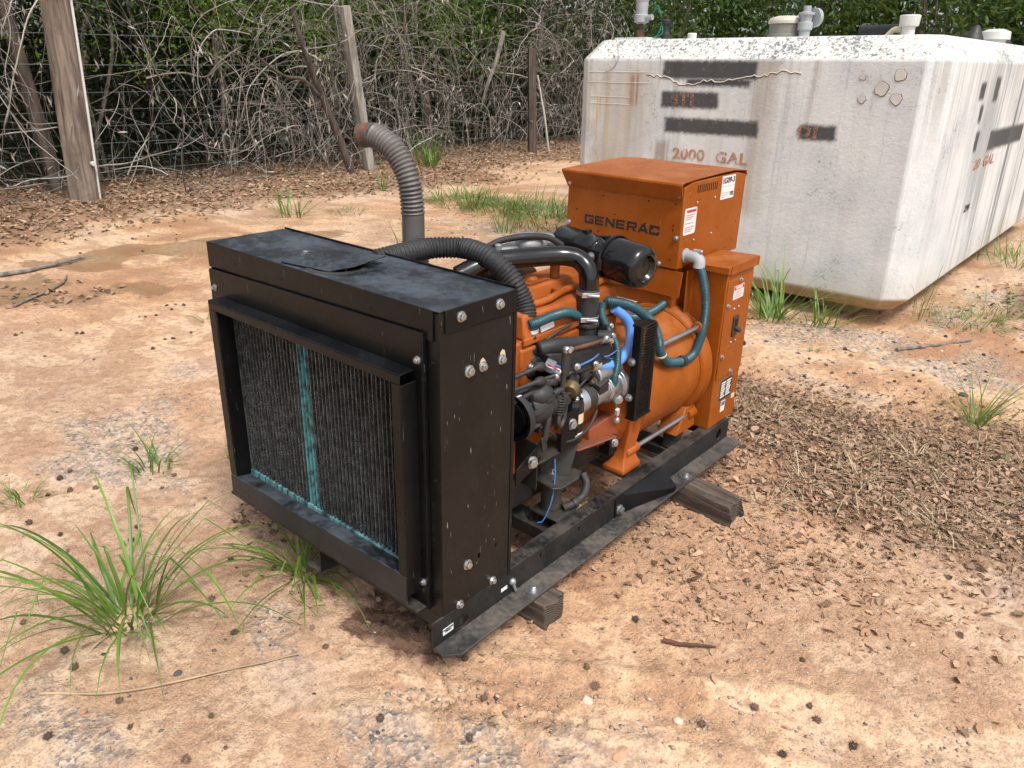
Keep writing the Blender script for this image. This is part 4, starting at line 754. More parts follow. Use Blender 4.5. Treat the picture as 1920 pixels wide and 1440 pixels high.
# starter
m = MB(); m.lathe((.895, .70, .553), (.02, 1, .02), [(.03, 0), (.041, .004), (.043, .012), (.043, .15), (.05, .155), (.05, .21), (.06, .215), (.06, .235)], 28); sm_ = part(m, 'starter_motor', 'silver', .001, 35)
m = MB(); m.lathe((.90, .79, .62), (.0, 1, .0), [(.028, 0), (.0335, .004), (.0335, .13)], 24); part(m, 'solenoid', 'silver', .001, 35, parent=sm_)
m = MB(); m.lathe((.90, .778, .62), (.0, 1, .0), [(.024, 0), (.03, .004), (.03, .014)], 24); m.obox((.925, .80, .59), (.035, .05, .05), (.3, .2, 0)); part(m, 'solenoid_cap', 'rubber', .002, 35, parent=sm_)
for q in ((.882, .779, .632), (.915, .779, .612)): part(MB().lathe(q, (0, -1, 0), [(.012, 0), (.012, .006), (.007, .007), (.007, .02)], 8), 'terminal', 'brass', 0, parent=sm_)
part(MB().lathe((.895, .715, .553), (.02, 1, .02), [(.0436, .02), (.0436, .06)], 28, False), 'label_band', 'rubber', 0, 35, parent=sm_)
put('bolt', BOLT, sm_, (.935, .90, .515), (.5, -1, 0), 0, 1.3)
part(MB().tube(smooth_path([(.915, .765, .612), (.93, .80, .58), (.935, .85, .545), (.935, .885, .505), (.937, .893, .485)], 6), .003, 6), 'green_wire', 'green_wire', 0, 60); part(MB().obox((.938, .897, .468), (.012, .014, .028), (.3, .2, 0)), 'connector', 'white_part', .001)
part(MB().tube(smooth_path([(.925, .86, .545), (.92, .89, .55), (.925, .91, .575), (.935, .875, .58)], 6), .006, 8), 'battery_lead', 'rubber', 0, 60)
# mount brackets on the right
m = MB(); m.box((.80, .48, .424), (.928, .69, .43)); m.box((.80, .4755, .34), (.928, .4798, .50)); br = part(m, 'mount_bracket', 'cast_oily', .001)
m = MB(); m.prism([(.585, .4305), (.688, .4305), (.688, .535), (.672, .56), (.60, .56), (.585, .53)], .004, fx(.936), [circle(.665, .455, .008, 12)]); part(m, 'bracket_plate', 'black_paint', .001, parent=br)
m = MB(); m.prism([(.37, .40), (.47, .43), (.47, .50), (.37, .455)], .004, fx(.934)); part(m, 'brace_strap', 'black_paint', .001, parent=br)
m = MB(); m.hexa([(.85, .60, .32), (.93, .645, .32), (.93, .65, .32), (.85, .605, .32), (.80, .62, .4235), (.927, .685, .4235), (.927, .69, .4235), (.80, .625, .4235)]); part(m, 'bracket_web', 'cast_oily', .001, parent=br)
put('bolt', BBOLT, br, (.936, .635, .515), (1, -.3, 0)); put('bolt', BBOLT, br, (.934, .44, .455), (1, -.3, 0), 0, 1.1)
m = MB(); m.prism([(.83, .56), (.94, .545), (.96, .57), (.96, .66), (.94, .70), (.84, .70), (.82, .67), (.82, .58)], .007, fz(.32)); mp_ = part(m, 'mount_plate', 'cast_oily', .002); put('bolt', BBOLT, mp_, (.875, .63, .32), (0, 0, 1), 0, 1.0)
m = MB(); m.lathe((.885, .615, .20), (0, 0, 1), [(.034, 0), (.037, .012), (.0335, .022), (.035, .03), (.035, .1), (.03, .112)], 26); part(m, 'rubber_mount', 'old_rubber', .001, 40)
m = MB(); m.box((.84, .555, .193), (.955, .665, .2)); m.box((.84, .56, .1505), (.846, .66, .193)); m.box((.949, .56, .1505), (.955, .66, .193)); part(m, 'mount_saddle', 'cast_oily', .002)
m = MB(); m.tube(smooth_path([(.93, .62, .21), (.945, .66, .215), (.955, .70, .235), (.945, .73, .26), (.92, .74, .285)], 5), .014, 10); m.lathe((.945, .66, .215), (.3, .7, .3), [(.018, 0), (.018, .012)], 12); part(m, 'drain_hose', 'rubber', 0, 50)
# --- bell housing and alternator
AX, AZ = .74, .45
m = MB(); m.lathe((AX, .93, AZ), (0, 1, 0), [(.18, 0), (.2, .02), (.21, .06), (.228, .068), (.228, .1), (.222, .105), (.222, .12)], 56); bh = part(m, 'bell_housing', 'engine_orange', .003, 30)
m = MB(); m.hexa([(.82, .80, .33), (.90, .80, .35), (.92, .98, .33), (.82, .98, .30), (.82, .80, .40), (.895, .80, .42), (.915, .98, .45), (.82, .98, .45)]); m.hexa([(.80, .68, .38), (.925, .70, .385), (.935, .92, .36), (.80, .92, .36), (.80, .68, .388), (.925, .70, .393), (.935, .92, .368), (.80, .92, .368)]); part(m, 'housing_web', 'orange_rust', .006, parent=bh)
def rr4(x0, x1, y0, y1, z): return [(x0, y0, z), (x1, y0, z), (x1, y1, z), (x0, y1, z)]
m = MB(); m.rings([rr4(.85, .952, .97, 1.055, .41), rr4(.862, .945, .975, 1.055, .35), rr4(.88, .932, .985, 1.06, .29), rr4(.885, .93, .985, 1.062, .25), rr4(.87, .94, .97, 1.07, .222), rr4(.858, .948, .955, 1.075, .213), rr4(.858, .948, .955, 1.075, .195)]); m.cyl((.918, 1.0, .262), (.918, 1.08, .262), .021, 16); part(m, 'housing_foot', 'engine_orange', .004, 60, parent=bh)
m = MB(); m.box((.885, .88, .30), (.93, .93, .365)); br2 = part(m, 'cable_bracket', 'black_paint', .002, parent=bh); put('bolt', BOLT, bh, (.931, .905, .345), (1, -.4, 0), 0, 1.2)
m = MB(); m.lathe((AX, 1.045, AZ), (0, 1, 0), [(.22, 0), (.224, .003), (.224, .40)], 72); al = part(m, 'alternator_barrel', 'orange', 0, 40)
m = MB(); m.lathe((AX, 1.44, AZ), (0, 1, 0), [(.22, 0), (.228, .0), (.238, .006), (.242, .02), (.242, .07), (.232, .078)], 72)
for a in (45, -45, 135, 225): m.cyl((AX+.262*math.cos(R(a)), 1.445, AZ+.262*math.sin(R(a))), (AX+.262*math.cos(R(a)), 1.5, AZ+.262*math.sin(R(a))), .022, 16)
part(m, 'end_ring', 'orange', .002, 30)
for a in (45, -45, 135, 225): c_, s_ = AX+.262*math.cos(R(a)), AZ+.262*math.sin(R(a)); part(MB().cyl((c_, 1.03, s_), (c_, 1.46, s_), .0095, 12), 'tie_rod', 'zinc', 0)
for xx in (.9, .58):
    m = MB(); m.hexa([(xx-.045, 1.35, .205), (xx+.04, 1.35, .205), (xx+.04, 1.5, .205), (xx-.045, 1.5, .205), (xx-.06, 1.43, .30), (xx+.03, 1.43, .30), (xx+.03, 1.5, .30), (xx-.06, 1.5, .30)]); part(m, 'alternator_foot', 'orange', .004)
    m = MB(); m.lathe((xx, 1.395, .1365), (0, 0, 1), [(.038, 0), (.04, .008), (.036, .014), (.036, .06), (.038, .066)], 26); part(m, 'rubber_mount', 'rubber', .001, 40)
# side vent cover
m = MB(); m.box((.958, .925, .44), (.988, .929, .778)); m.box((.95, .9292, .77), (.988, 1.022, .778)); m.box((.95, .9292, .436), (.988, 1.04, .444)); m.box((.95, 1.026, .4442), (.988, 1.03, .7698)); m.box((.983, .9292, .4442), (.988, .942, .7698)); m.box((.983, 1.016, .4442), (.988, 1.0258, .7698)); vg = part(m, 'vent_cover', 'black_paint', .0012)
sl_ = MB().box((0, -.037, -.0026), (.004, .037, .0026)).mesh('slat', 0); sl_.materials.append(M['black_paint'])
for k in range(33):
    o = link('slat', sl_, vg); o.location = Vector((.9835, .979, .4495+k*.0098))-Vector(ORG[GEN])
for k in range(2): part(MB().box((.9812, .965+k*.026, .4445), (.9832, .968+k*.026, .7695)), 'mesh_bar', 'black_paint', 0, parent=vg)
for z in (.49, .62): put('bolt', BOLT, vg, (.963, .9248, z+.03), (0, -1, 0), 0, 1.0)
# --- control box
B0, B1, Y0, Y1, Z0, Z1 = .291, .82, 1.431, 1.94, .845, 1.155
m = MB(); m.prism([(Y0, Z0), (Y1, Z0), (Y1, Z1), (1.86, 1.17), (1.49, 1.165), (Y0, 1.15)], B1-B0, fx(B1)); cb = part(m, 'control_box', 'orange', .003, 25)
# hood with a flared front lip
prof = [(1.43, 1.099), (1.398, 1.16), (1.4, 1.168), (1.41, 1.1715), (1.53, 1.176), (1.70, 1.181), (1.83, 1.183), (1.945, 1.173), (1.95, 1.15), (1.946, 1.15), (1.94, 1.169), (1.83, 1.179), (1.7, 1.177), (1.53, 1.172), (1.415, 1.1675), (1.405, 1.16), (1.4295, 1.108)]
m = MB(); k = len(prof); xa = [.2885, .8185]; m.v = [(xa[0]-(.012 if 0 < i < 3 or 14 <= i <= 15 else 0), y, z) for i, (y, z) in enumerate(prof)]+[(xa[1]+(.005 if 0 < i < 3 or 14 <= i <= 15 else 0), y, z) for i, (y, z) in enumerate(prof)]
m.f = [(j, (j+1) % k, (j+1) % k+k, j+k) for j in range(k)]
for j in range(7): m.f += [(j, j+1, k-2-j, k-1-j), (k+k-1-j, k+k-2-j, k+j+1, k+j)]
m.f += [(7, 8, 9), (k+9, k+8, k+7)]
part(m, 'hood', 'orange', .0015, 25, parent=cb)
part(MB().box((.2905, Y0-.004, 1.0985), (.8205, Y0-.0004, 1.101)), 'hood_hem', 'orange', .0005, parent=cb)
for x, z in ((.304, 1.113), (.304, .954), (.805, 1.12), (.805, .964), (.742, .857)): put('bolt', SBOLT, cb, (x, Y0-.0005, z), (0, -1, 0), rng.random(), 1.15)
for x, z in ((.466, 1.08), (.673, 1.086), (.788, 1.088), (.341, 1.012), (.525, 1.015), (.787, 1.008), (.788, .992), (.452, .937), (.787, .878), (.665, 1.0), (.7, .985)): put('hole', DOT, cb, (x, Y0-.0005, z), (0, -1, 0), 0, .8)
LET = {'G': ([(.08, 0), (.92, 0), (1, .08), (1, .38), (.5, .38), (.5, .24), (.8, .24), (.8, .17), (.2, .17), (.2, .51), (.8, .51), (.8, .46), (1, .46), (1, .6), (.92, .68), (.08, .68), (0, .6), (0, .08)], []),
       'E': ([(0, 0), (.92, 0), (.92, .16), (.2, .16), (.2, .27), (.86, .27), (.86, .41), (.2, .41), (.2, .52), (.92, .52), (.92, .68), (0, .68)], []), 'N': ([(0, 0), (.2, 0), (.2, .42), (.78, 0), (1, 0), (1, .68), (.8, .68), (.8, .26), (.22, .68), (0, .68)], []),
       'R': ([(0, 0), (.2, 0), (.2, .22), (.55, .22), (.74, 0), (1, 0), (.78, .23), (.92, .25), (1, .33), (1, .6), (.92, .68), (0, .68)], [[(.2, .37), (.2, .52), (.8, .52), (.8, .37)]]), 'A': ([(0, 0), (.22, 0), (.3, .13), (.75, .13), (.83, 0), (1.05, 0), (.66, .68), (.39, .68)], [[(.385, .27), (.665, .27), (.525, .5)]]),
       'C': ([(.08, 0), (.92, 0), (1, .08), (1, .25), (.8, .25), (.8, .17), (.2, .17), (.2, .51), (.8, .51), (.8, .43), (1, .43), (1, .6), (.92, .68), (.08, .68), (0, .6), (0, .08)], [])}
for k, ch in enumerate('GENERAC'):
    ou, ho = LET[ch]; x_ = .3815+k*.0508; cv = lambda q: [(x_+a*.0443, .9615+b_*.0525) for a, b_ in q]
    part(MB().prism(cv(ou), .0008, fy(Y0-.001), [cv(h) for h in ho]), 'letter', 'print_black', 0, 0, parent=cb)
for k in range(11): y = 1.53+k*.0152; part(MB().hexa([(B1, y, 1.122), (B1+.0006, y, 1.122), (B1+.0006, y+.007, 1.122), (B1, y+.007, 1.122), (B1, y-.003, 1.151), (B1+.0006, y-.003, 1.151), (B1+.0006, y+.004, 1.151), (B1, y+.004, 1.151)]), 'vent_slot', 'hole_dark', 0, 0, parent=cb)
def decal(y0, y1, z0, z1, x, mat, name, r=.004, th=.0007):
    pts = []
    for cy, cz, a0 in ((y1-r, z1-r, 0), (y0+r, z1-r, 90), (y0+r, z0+r, 180), (y1-r, z0+r, 270)):
        pts += [(cy+r*math.cos(R(a0+a)), cz+r*math.sin(R(a0+a))) for a in (0, 30, 60, 90)]
    return part(MB().prism(pts, th, fx(x+th)), name, mat, 0, 0, parent=cb)
s1 = decal(1.726, 1.84, 1.074, 1.165, B1+.0003, 'white_label', 'lot_sticker')
text('G09-3', (B1+.0014, 1.788, 1.146), .031, 'print_black', cb, (R(90), 0, R(90)), 1.15, .0006, .15, name='lot_number'); text('192', (B1+.0014, 1.818, 1.092), .021, 'print_black', cb, (R(90), 0, R(90)), 1, .0008, name='lot_code')
part(MB().box((B1+.0008, 1.73, 1.135), (B1+.0013, 1.746, 1.158)), 'printed_block', 'print_grey', 0, 0, parent=cb)
for k, (a, b) in enumerate(((1.73, 1.80), (1.73, 1.795), (1.73, 1.77))): part(MB().box((B1+.0008, a, 1.098-k*.008), (B1+.0013, b, 1.1-k*.008)), 'printed_line', 'print_grey', 0, 0, parent=cb)
part(MB().box((B1+.0008, 1.73, 1.124), (B1+.0013, 1.838, 1.1252)), 'printed_line', 'print_grey', 0, 0, parent=cb)
decal(1.449, 1.541, .972, 1.072, B1+.0003, 'white_label', 'warning_label', .01)
text('WARNING', (B1+.0014, 1.497, 1.06), .0145, 'print_red', cb, SIDE, 1.05, .0007, name='warning_heading')
for k in range(9):
    if k in (3, 5): continue
    part(MB().box((B1+.0009, 1.46, 1.044-k*.0077), (B1+.0013, 1.53-(k % 3)*.012, 1.0466-k*.0077)), 'printed_line', 'print_red', 0, 0, parent=cb)
for y, z in ((1.537, 1.087), (1.678, 1.091), (1.681, .95), (1.54, .944)): put('screw', SCREW, cb, (B1+.001, y, z), (1, 0, 0), 0, .9)
for y, z in ((1.886, 1.098), (1.896, .969), (1.729, .967), (1.821, .87), (1.556, 1.095)): put('hole', DOT, cb, (B1+.0004, y, z), (1, 0, 0), 0, .8)
for y, z in ((1.484, 1.122), (1.889, .902), (1.489, .942)): part(MB().lathe((B1, y, z), (1, 0, 0), [(.013, 0), (.0125, .0012), (.0105, .0013)], 20), 'knockout', 'orange', 0, parent=cb)
# support saddle under the box
m = MB(); m.prism([(.40, .74), (.84, .735), (.846, .838), (.40, .838)], .003, fy(1.435)); m.box((.42, 1.45, .68), (.80, 1.9, .8447)); m.prism([(1.478, .65), (1.505, .612), (1.69, .612), (1.69, .838), (1.47, .838)], .003, fx(.8465)); part(m, 'box_saddle', 'orange', .0015)
# --- breaker cabinet
m = MB(); m.box((.70, 1.528, .1885), (.987, 1.758, .84)); bc = part(m, 'breaker_cabinet', 'orange', .003)
m = MB(); m.hexa([(.824, 1.515, .8405), (.995, 1.515, .8405), (.995, 1.775, .8405), (.824, 1.775, .8405), (.824, 1.515, .862), (.995, 1.515, .868), (.995, 1.775, .876), (.824, 1.775, .868)]); part(m, 'cabinet_lid', 'orange', .0015, parent=bc); part(MB().box((.9952, 1.533, .838), (.9985, 1.776, .872)), 'lid_lip', 'orange', .001, parent=bc)
part(MB().box((.9874, 1.535, .403), (.9905, 1.752, .811)), 'cabinet_door', 'orange', .001, parent=bc); part(MB().box((.9906, 1.536, .405), (.9925, 1.751, .535)), 'lower_cover', 'orange', .001, parent=bc)
for y, z, xx in ((1.634, .803, .9906), (1.553, .711, .9906), (1.555, .501, .9926), (1.651, .416, .9926)): put('bolt', SBOLT, bc, (xx, y, z), (1, 0, 0), rng.random(), 1.1)
for y, z in ((1.746, .715), (1.752, .507)): put('bolt', SBOLT, bc, (.989, y+.008, z), (.3, 1, 0), 0, 1.2)
for y, z in ((1.615, .687), (1.654, .689), (1.626, .545), (1.665, .545)): put('screw', SCREW, bc, (.991, y, z), (1, 0, 0), 0, .95)
m = MB(); m.box((.9906, 1.617, .57), (.9965, 1.661, .653)); bk_ = part(m, 'breaker', 'plate_black', .002, parent=bc); part(MB().hexa([(.9966, 1.628, .597), (1.018, 1.63, .59), (1.018, 1.65, .59), (.9966, 1.652, .597), (.9966, 1.628, .612), (1.02, 1.63, .6), (1.02, 1.65, .6), (.9966, 1.652, .612)]), 'breaker_handle', 'rubber', .001, parent=bc); part(MB().box((.9966, 1.63, .613), (.998, 1.65, .642)), 'breaker_slot', 'hole_dark', 0, parent=bc)
part(MB().box((.9906, 1.59, .727), (.9913, 1.679, .781)), 'danger_label', 'white_label', 0, parent=bc); part(MB().box((.9914, 1.592, .764), (.9917, 1.677, .779)), 'danger_strip', 'print_red', 0, parent=bc); text('DANGER', (.992, 1.634, .7715), .013, 'white_label', bc, SIDE, 1.1, .0004)
for k in range(4): part(MB().box((.9914, 1.6, .755-k*.007), (.9917, 1.67-(k % 2)*.015, .757-k*.007)), 'printed_line', 'print_red', 0, 0, parent=bc)
part(MB().box((.9874, 1.594, .292), (.9884, 1.699, .384)), 'rating_plate', 'plate_black', 0, parent=bc)
part(MB().box((.98735, 1.591, .289), (.98795, 1.702, .387)), 'plate_border', 'silver', 0, parent=bc)
for k in range(7):
    for a, b in ((1.602, 1.64), (1.648, 1.69)): part(MB().box((.9885, a, .367-k*.0105), (.9888, b-(k % 3)*.004, .3735-k*.0105)), 'printed_field', 'white_label', 0, 0, parent=bc)
part(MB().box((.9874, 1.712, .27), (.988, 1.742, .292)), 'small_plate', 'cream', 0, parent=bc); part(MB().box((.9874, 1.622, .235), (.988, 1.658, .285)), 'approval_sticker', 'white_label', 0, parent=bc); part(MB().box((.9881, 1.626, .262), (.9884, 1.654, .281)), 'approval_mark', 'blue_wire', 0, parent=bc)

for k, (P, r, mt) in enumerate((([(.86, .55, .64), (.905, .58, .625), (.925, .64, .615), (.92, .70, .60)], .006, 'rubber'), ([(.87, .60, .60), (.91, .62, .585), (.915, .70, .62), (.905, .78, .64), (.89, .84, .65)], .0045, 'rubber'), ([(.85, .88, .72), (.88, .90, .70), (.895, .92, .66), (.90, .93, .62)], .006, 'rubber'),
    ([(.84, .72, .80), (.865, .70, .815), (.87, .64, .81), (.86, .58, .79)], .005, 'cast_dark'), ([(.93, .60, .46), (.94, .66, .455), (.935, .74, .47), (.92, .80, .50)], .0045, 'cast_oily'), ([(.87, .48, .56), (.92, .50, .545), (.925, .56, .50), (.90, .60, .46)], .005, 'rubber'), ([(.885, .83, .69), (.91, .80, .70), (.925, .74, .70), (.92, .68, .695)], .0035, 'blue_wire'))): part(MB().tube(smooth_path(P, 6), r, 7), 'cable', mt, 0, 60)
for q, d in (((.928, .76, .68), (1, -.3, .1)), ((.926, .66, .70), (1, -.3, .1)), ((.853, .52, .72), (1, 0, 0)), ((.853, .60, .67), (1, 0, 0)), ((.90, .565, .72), (.5, -1, 0)), ((.87, .95, .60), (.6, -1, 0)), ((.80, .93, .66), (0, -1, 0)), ((.92, .93, .42), (.6, -1, 0)), ((.905, .93, .56), (.6, -1, 0))): put('bolt', SBOLT, GEN, q, d, rng.random(), 1.2)
m = MB(); m.box((.85, .87, .60), (.905, .93, .70)); m.cyl((.88, .90, .70), (.88, .90, .73), .012, 10); part(m, 'flywheel_cover', 'engine_orange', .006)
m = MB(); m.lathe((.905, .60, .66), (.9, -.4, 0), [(.018, -.03), (.018, .01), (.011, .012), (.011, .03)], 12); part(m, 'oil_sender', 'brass', .001)

# ------------------------------------------------------------------ white storage tank
TX, TY = -.275, 6.3
TANK = thing('storage_tank', (TX, TY, 0), 'large stained white concrete storage tank behind the generator', 'tank')
def tank_mat():
    t = NT('tank_paint'); o = t.obj(); x, y, z = t.xyz(o); nx, ny, nz = t.xyz(t.n('ShaderNodeNewGeometry', out=1))
    n1 = t.noise(o, 2.2, 5, .6); n2 = t.noise(o, 70, 3, .6); st = t.noise(t.mp(o, (5, 5, .35)), 1, 5, .6, .3); st2 = t.noise(t.mp(o, (16, 16, .6)), 1, 4, .65); mot = t.noise(o, 32, 5, .7, 1.6); fz_ = t.noise(o, 9, 4, .65)
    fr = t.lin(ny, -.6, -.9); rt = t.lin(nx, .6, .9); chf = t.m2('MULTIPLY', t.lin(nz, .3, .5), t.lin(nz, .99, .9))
    c = t.mix(t.lin(n1, .35, .7), (.67, .68, .665), (.54, .56, .57))
    c = t.mix(t.m2('MULTIPLY', t.lin(st, .46, .7), .5), c, (.47, .45, .41)); c = t.mix(t.m2('MULTIPLY', t.lin(st2, .55, .72), .5), c, (.36, .35, .35))
    c = t.mix(t.m2('MULTIPLY', t.lin(n2, .5, .75), .18), c, (.4, .4, .38))
    def rect(x0, x1, z0, z1, face, ax, sf=.018, nz_=.05):
        xx = t.m2('ADD', ax, t.m2('MULTIPLY', t.m2('SUBTRACT', fz_, .5), nz_)); zz = t.m2('ADD', z, t.m2('MULTIPLY', t.m2('SUBTRACT', mot, .5), nz_))
        a = t.m2('MULTIPLY', t.lin(xx, x0-sf, x0+sf), t.lin(xx, x1-sf, x1+sf, 1, 0)); b = t.m2('MULTIPLY', t.lin(zz, z0-sf, z0+sf), t.lin(zz, z1-sf, z1+sf, 1, 0))
        return t.m2('MULTIPLY', t.m2('MULTIPLY', a, b), face)
    rn = t.m2('MULTIPLY', t.m2('MULTIPLY', t.lin(t.noise(t.mp(o, (13, 13, .5)), 1, 4, .6, .5), .52, .64), t.lin(t.m2('ADD', z, t.m2('MULTIPLY', st, .7)), 1.2, 1.95)), .45); c = t.mix(rn, c, t.mix(fz_, (.2, .19, .18), (.36, .28, .2)))
    c = t.mix(t.m2('MULTIPLY', t.lin(t.m2('ADD', mot, t.m2('MULTIPLY', n1, .6)), .92, 1.02), .6), c, (.17, .165, .16))
    # brown run-off below the left moulding, greyer right half
    bm = t.m2('MULTIPLY', rect(-1.13, -.62, .3, 1.52, fr, x, .09, .25), t.lin(st, .3, .62, .35, 1)); c = t.mix(t.m2('MULTIPLY', bm, .85), c, t.mix(t.lin(st2, .4, .62), (.36, .33, .28), (.42, .31, .17)))
    rust = t.m2('MULTIPLY', rect(-1.1, -1.0, .25, 1.35, fr, x, .03, .12), t.lin(st2, .42, .62)); c = t.mix(t.m2('MULTIPLY', rust, .8), c, (.42, .24, .08))
    rust = t.m2('MULTIPLY', rect(-.78, -.70, 1.28, 1.5, fr, x, .03, .08), t.lin(st2, .38, .6)); c = t.mix(t.m2('MULTIPLY', rust, .8), c, (.3, .15, .07))
    vs = t.m2('MULTIPLY', rect(.17, .33, .6, 1.62, fr, x, .05, .1), t.lin(st, .3, .6, .3, 1)); c = t.mix(t.m2('MULTIPLY', vs, .6), c, (.34, .28, .22))
    vs = t.m2('MULTIPLY', rect(-.56, -.42, .5, 1.05, fr, x, .03, .12), t.lin(st2, .4, .6)); c = t.mix(t.m2('MULTIPLY', vs, .7), c, (.25, .2, .15))
    # sprayed-over lettering
    sp = rect(-.52, .18, 1.468, 1.588, fr, x)
    for q in ((-.33, .14, 1.425, 1.475), (-.515, -.075, 1.278, 1.388), (-.475, .235, 1.11, 1.215), (.515, .75, 1.117, 1.213)): sp = t.m2('MAXIMUM', sp, rect(*q, fr, x))
    drip = t.m2('MULTIPLY', t.m2('MULTIPLY', rect(-.45, .2, 1.05, 1.46, fr, x, .01, .02), t.lin(t.noise(t.mp(o, (60, 1, 1.5)), 1, 2), .68, .72)), t.lin(n1, .45, .6)); sp = t.m2('MAXIMUM', sp, drip)
    ry = lambda a, b, zz0, zz1: rect(a-TY, b-TY, zz0, zz1, rt, y, .02, .06)
    for q in ((4.86, 5.02, 1.36, 1.47), (4.98, 5.07, 1.215, 1.33), (5.03, 5.14, 1.02, 1.155), (5.5, 6.8, 1.0, 1.14), (5.3, 5.45, 1.34, 1.5)): sp = t.m2('MAXIMUM', sp, ry(*q))
    thin = t.m2('MULTIPLY', sp, t.lin(t.m2('ADD', st2, t.m2('MULTIPLY', mot, .5)), .85, 1.2, 1, .6))
    c = t.mix(t.m2('MULTIPLY', thin, .95), c, t.mix(t.lin(mot, .62, .68), (.035, .035, .038), (.33, .16, .1)))
    # black mildew on the top slope, long dark runs on the right face
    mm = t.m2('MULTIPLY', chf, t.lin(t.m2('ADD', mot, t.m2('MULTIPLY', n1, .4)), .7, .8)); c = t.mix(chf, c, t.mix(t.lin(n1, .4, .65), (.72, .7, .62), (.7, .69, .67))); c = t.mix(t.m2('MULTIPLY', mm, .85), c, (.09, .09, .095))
    dr = t.m2('MULTIPLY', t.lin(nx, .35, .6), t.lin(t.noise(t.mp(o, (6, 2.6, .22)), 1, 5, .65, .6), .5, .62)); dr = t.m2('MULTIPLY', dr, t.lin(y, -1.6, .2, .3, 1)); c = t.mix(t.m2('MULTIPLY', dr, .85), c, (.1, .1, .1))
    # mud-splashed foot
    ft = t.lin(t.m2('ADD', z, t.m2('MULTIPLY', t.m2('SUBTRACT', n1, .5), .1)), .145, .185, 1, 0); c = t.mix(ft, c, t.mix(t.lin(fz_, .4, .65), (.3, .2, .1), (.42, .3, .17))); f2 = t.lin(t.m2('ADD', z, t.m2('MULTIPLY', n1, .25)), .25, .5, .35, 0); c = t.mix(f2, c, (.5, .4, .24))
    t.bs(Base_Color=c, Roughness=.8); t.bump(t.m2('ADD', t.m2('MULTIPLY', n2, .6), t.noise(o, 30, 3, .6)), .3, .01); M['tank_paint'] = t.m
    for nm, col, th in (('stencil', (.52, .25, .16), .5), ('stencil_faint', (.42, .22, .15), .56), ('stencil_dark', (.04, .04, .04), .42)):
        t = NT(nm); p = t.pos(); k = t.lin(t.noise(p, 26, 5, .75), th-.1, th+.06, .1, .8); t.bs(Base_Color=col, Roughness=.8, Alpha=k); M[nm] = t.m
tank_mat()
def octa(x0, x1, y0, y1, c): return [(x0+c, y0), (x1-c, y0), (x1, y0+c), (x1, y1-c), (x1-c, y1), (x0+c, y1), (x0, y1-c), (x0, y0+c)]
X0, X1, YF, YB = -1.58, 1.055, 4.0, 8.9
m = MB(); m.rings([[(x, y, z) for x, y in octa(X0+i, X1-i, YF+i, YB-i, c)] for z, i, c in ((.075, .1, .09), (.172, 0, .13), (1.595, 0, .13), (1.732, .12, .09))]); build(m, 'vessel', 'tank_paint', TANK, bevel=.012, smooth=30)
for x in (-1.2, .4): build(MB().box((x, YF+.3, -.05), (x+.3, YB-.3, .0755)), 'foot', 'tank_paint', TANK, bevel=.01)
paint('tank_ridge', (.62, .58, .5), .85, dusta=.3); paint('patch', (.56, .54, .49), .85); paint('rim_shadow_dark', (.12, .09, .06), .9)
for z, a, b in ((1.508, -1.44, -.87), (1.435, -1.44, -.90), (1.335, -1.41, -1.06), (1.285, -1.41, -1.06)): build(MB().box((a, YF-.003, z), (b, YF+.01, z+.004)), 'moulding', 'tank_ridge', TANK, bevel=.003)
CRK = [(-.93, 1.49), (-.86, 1.475), (-.8, 1.47), (-.72, 1.448), (-.66, 1.425), (-.56, 1.418), (-.47, 1.438), (-.36, 1.438), (-.26, 1.445), (-.13, 1.472), (-.06, 1.465), (.02, 1.487), (.12, 1.492), (.2, 1.475)]
P = smooth_path([(x, YF-.001, z+.03+.02*x) for x, z in CRK], 4); P = [p+Vector((rng.uniform(-.004, .004), 0, rng.uniform(-.009, .009))) for p in P]
build(MB().tube(P, .0038, 6), 'crack_seam', 'tank_ridge', TANK, smooth=60); build(MB().tube([p+Vector((0, .001, -.005)) for p in P], .003, 5), 'crack_shadow', 'rim_shadow_dark', TANK, smooth=60)  # dark tube below the pale ridge is its shadow, put in as colour
for x, z, r in ((.792, 1.51, .034), (.793, 1.38, .033), (.70, 1.435, .04), (.596, 1.372, .023), (.582, 1.5, .019)):
    jr = [rng.uniform(.82, 1.12) for _ in range(16)]; og = [(x+math.cos(k*math.pi/8)*r*jr[k], z+math.sin(k*math.pi/8)*r*jr[k]) for k in range(16)]
    build(MB().prism([(x+(a-x)*1.1+.001, z+(b-z)*1.1-.001) for a, b in og], .004, lambda a, b, q: (a, YF-.0025+q, b)), 'patch_rim', 'rim_shadow_dark', TANK, smooth=0); build(MB().prism(og, .006, lambda a, b, q: (a, YF-.005+q, b)), 'patch', 'patch', TANK, bevel=.002, smooth=0)
text('2000', (-.535, YF-.004, .965), .105, 'stencil', TANK, FRONT, 1.12, .004, space=1.1); text('GAL', (-.205, YF-.004, .962), .105, 'stencil', TANK, FRONT, 1.12, .004, space=1.1); text('O', (.27, YF-.005, 1.165), .1, 'stencil_faint', TANK, FRONT, 1.1, .006); text('I', (.345, YF-.005, 1.165), .1, 'stencil_faint', TANK, FRONT, 1.1, .006); text('STI', (-.62, YF-.005, 1.33), .1, 'stencil_faint', TANK, FRONT, 1.1, .006, space=1.3)
text('20  GAL', (X1+.004, 5.5, .925), .1, 'stencil', TANK, SIDE, 1.9, .002); text('2.94', (X1+.004, 5.25, .62), .07, 'stencil_dark', TANK, (R(90), 0, R(90)), 1.2, .002, .3)
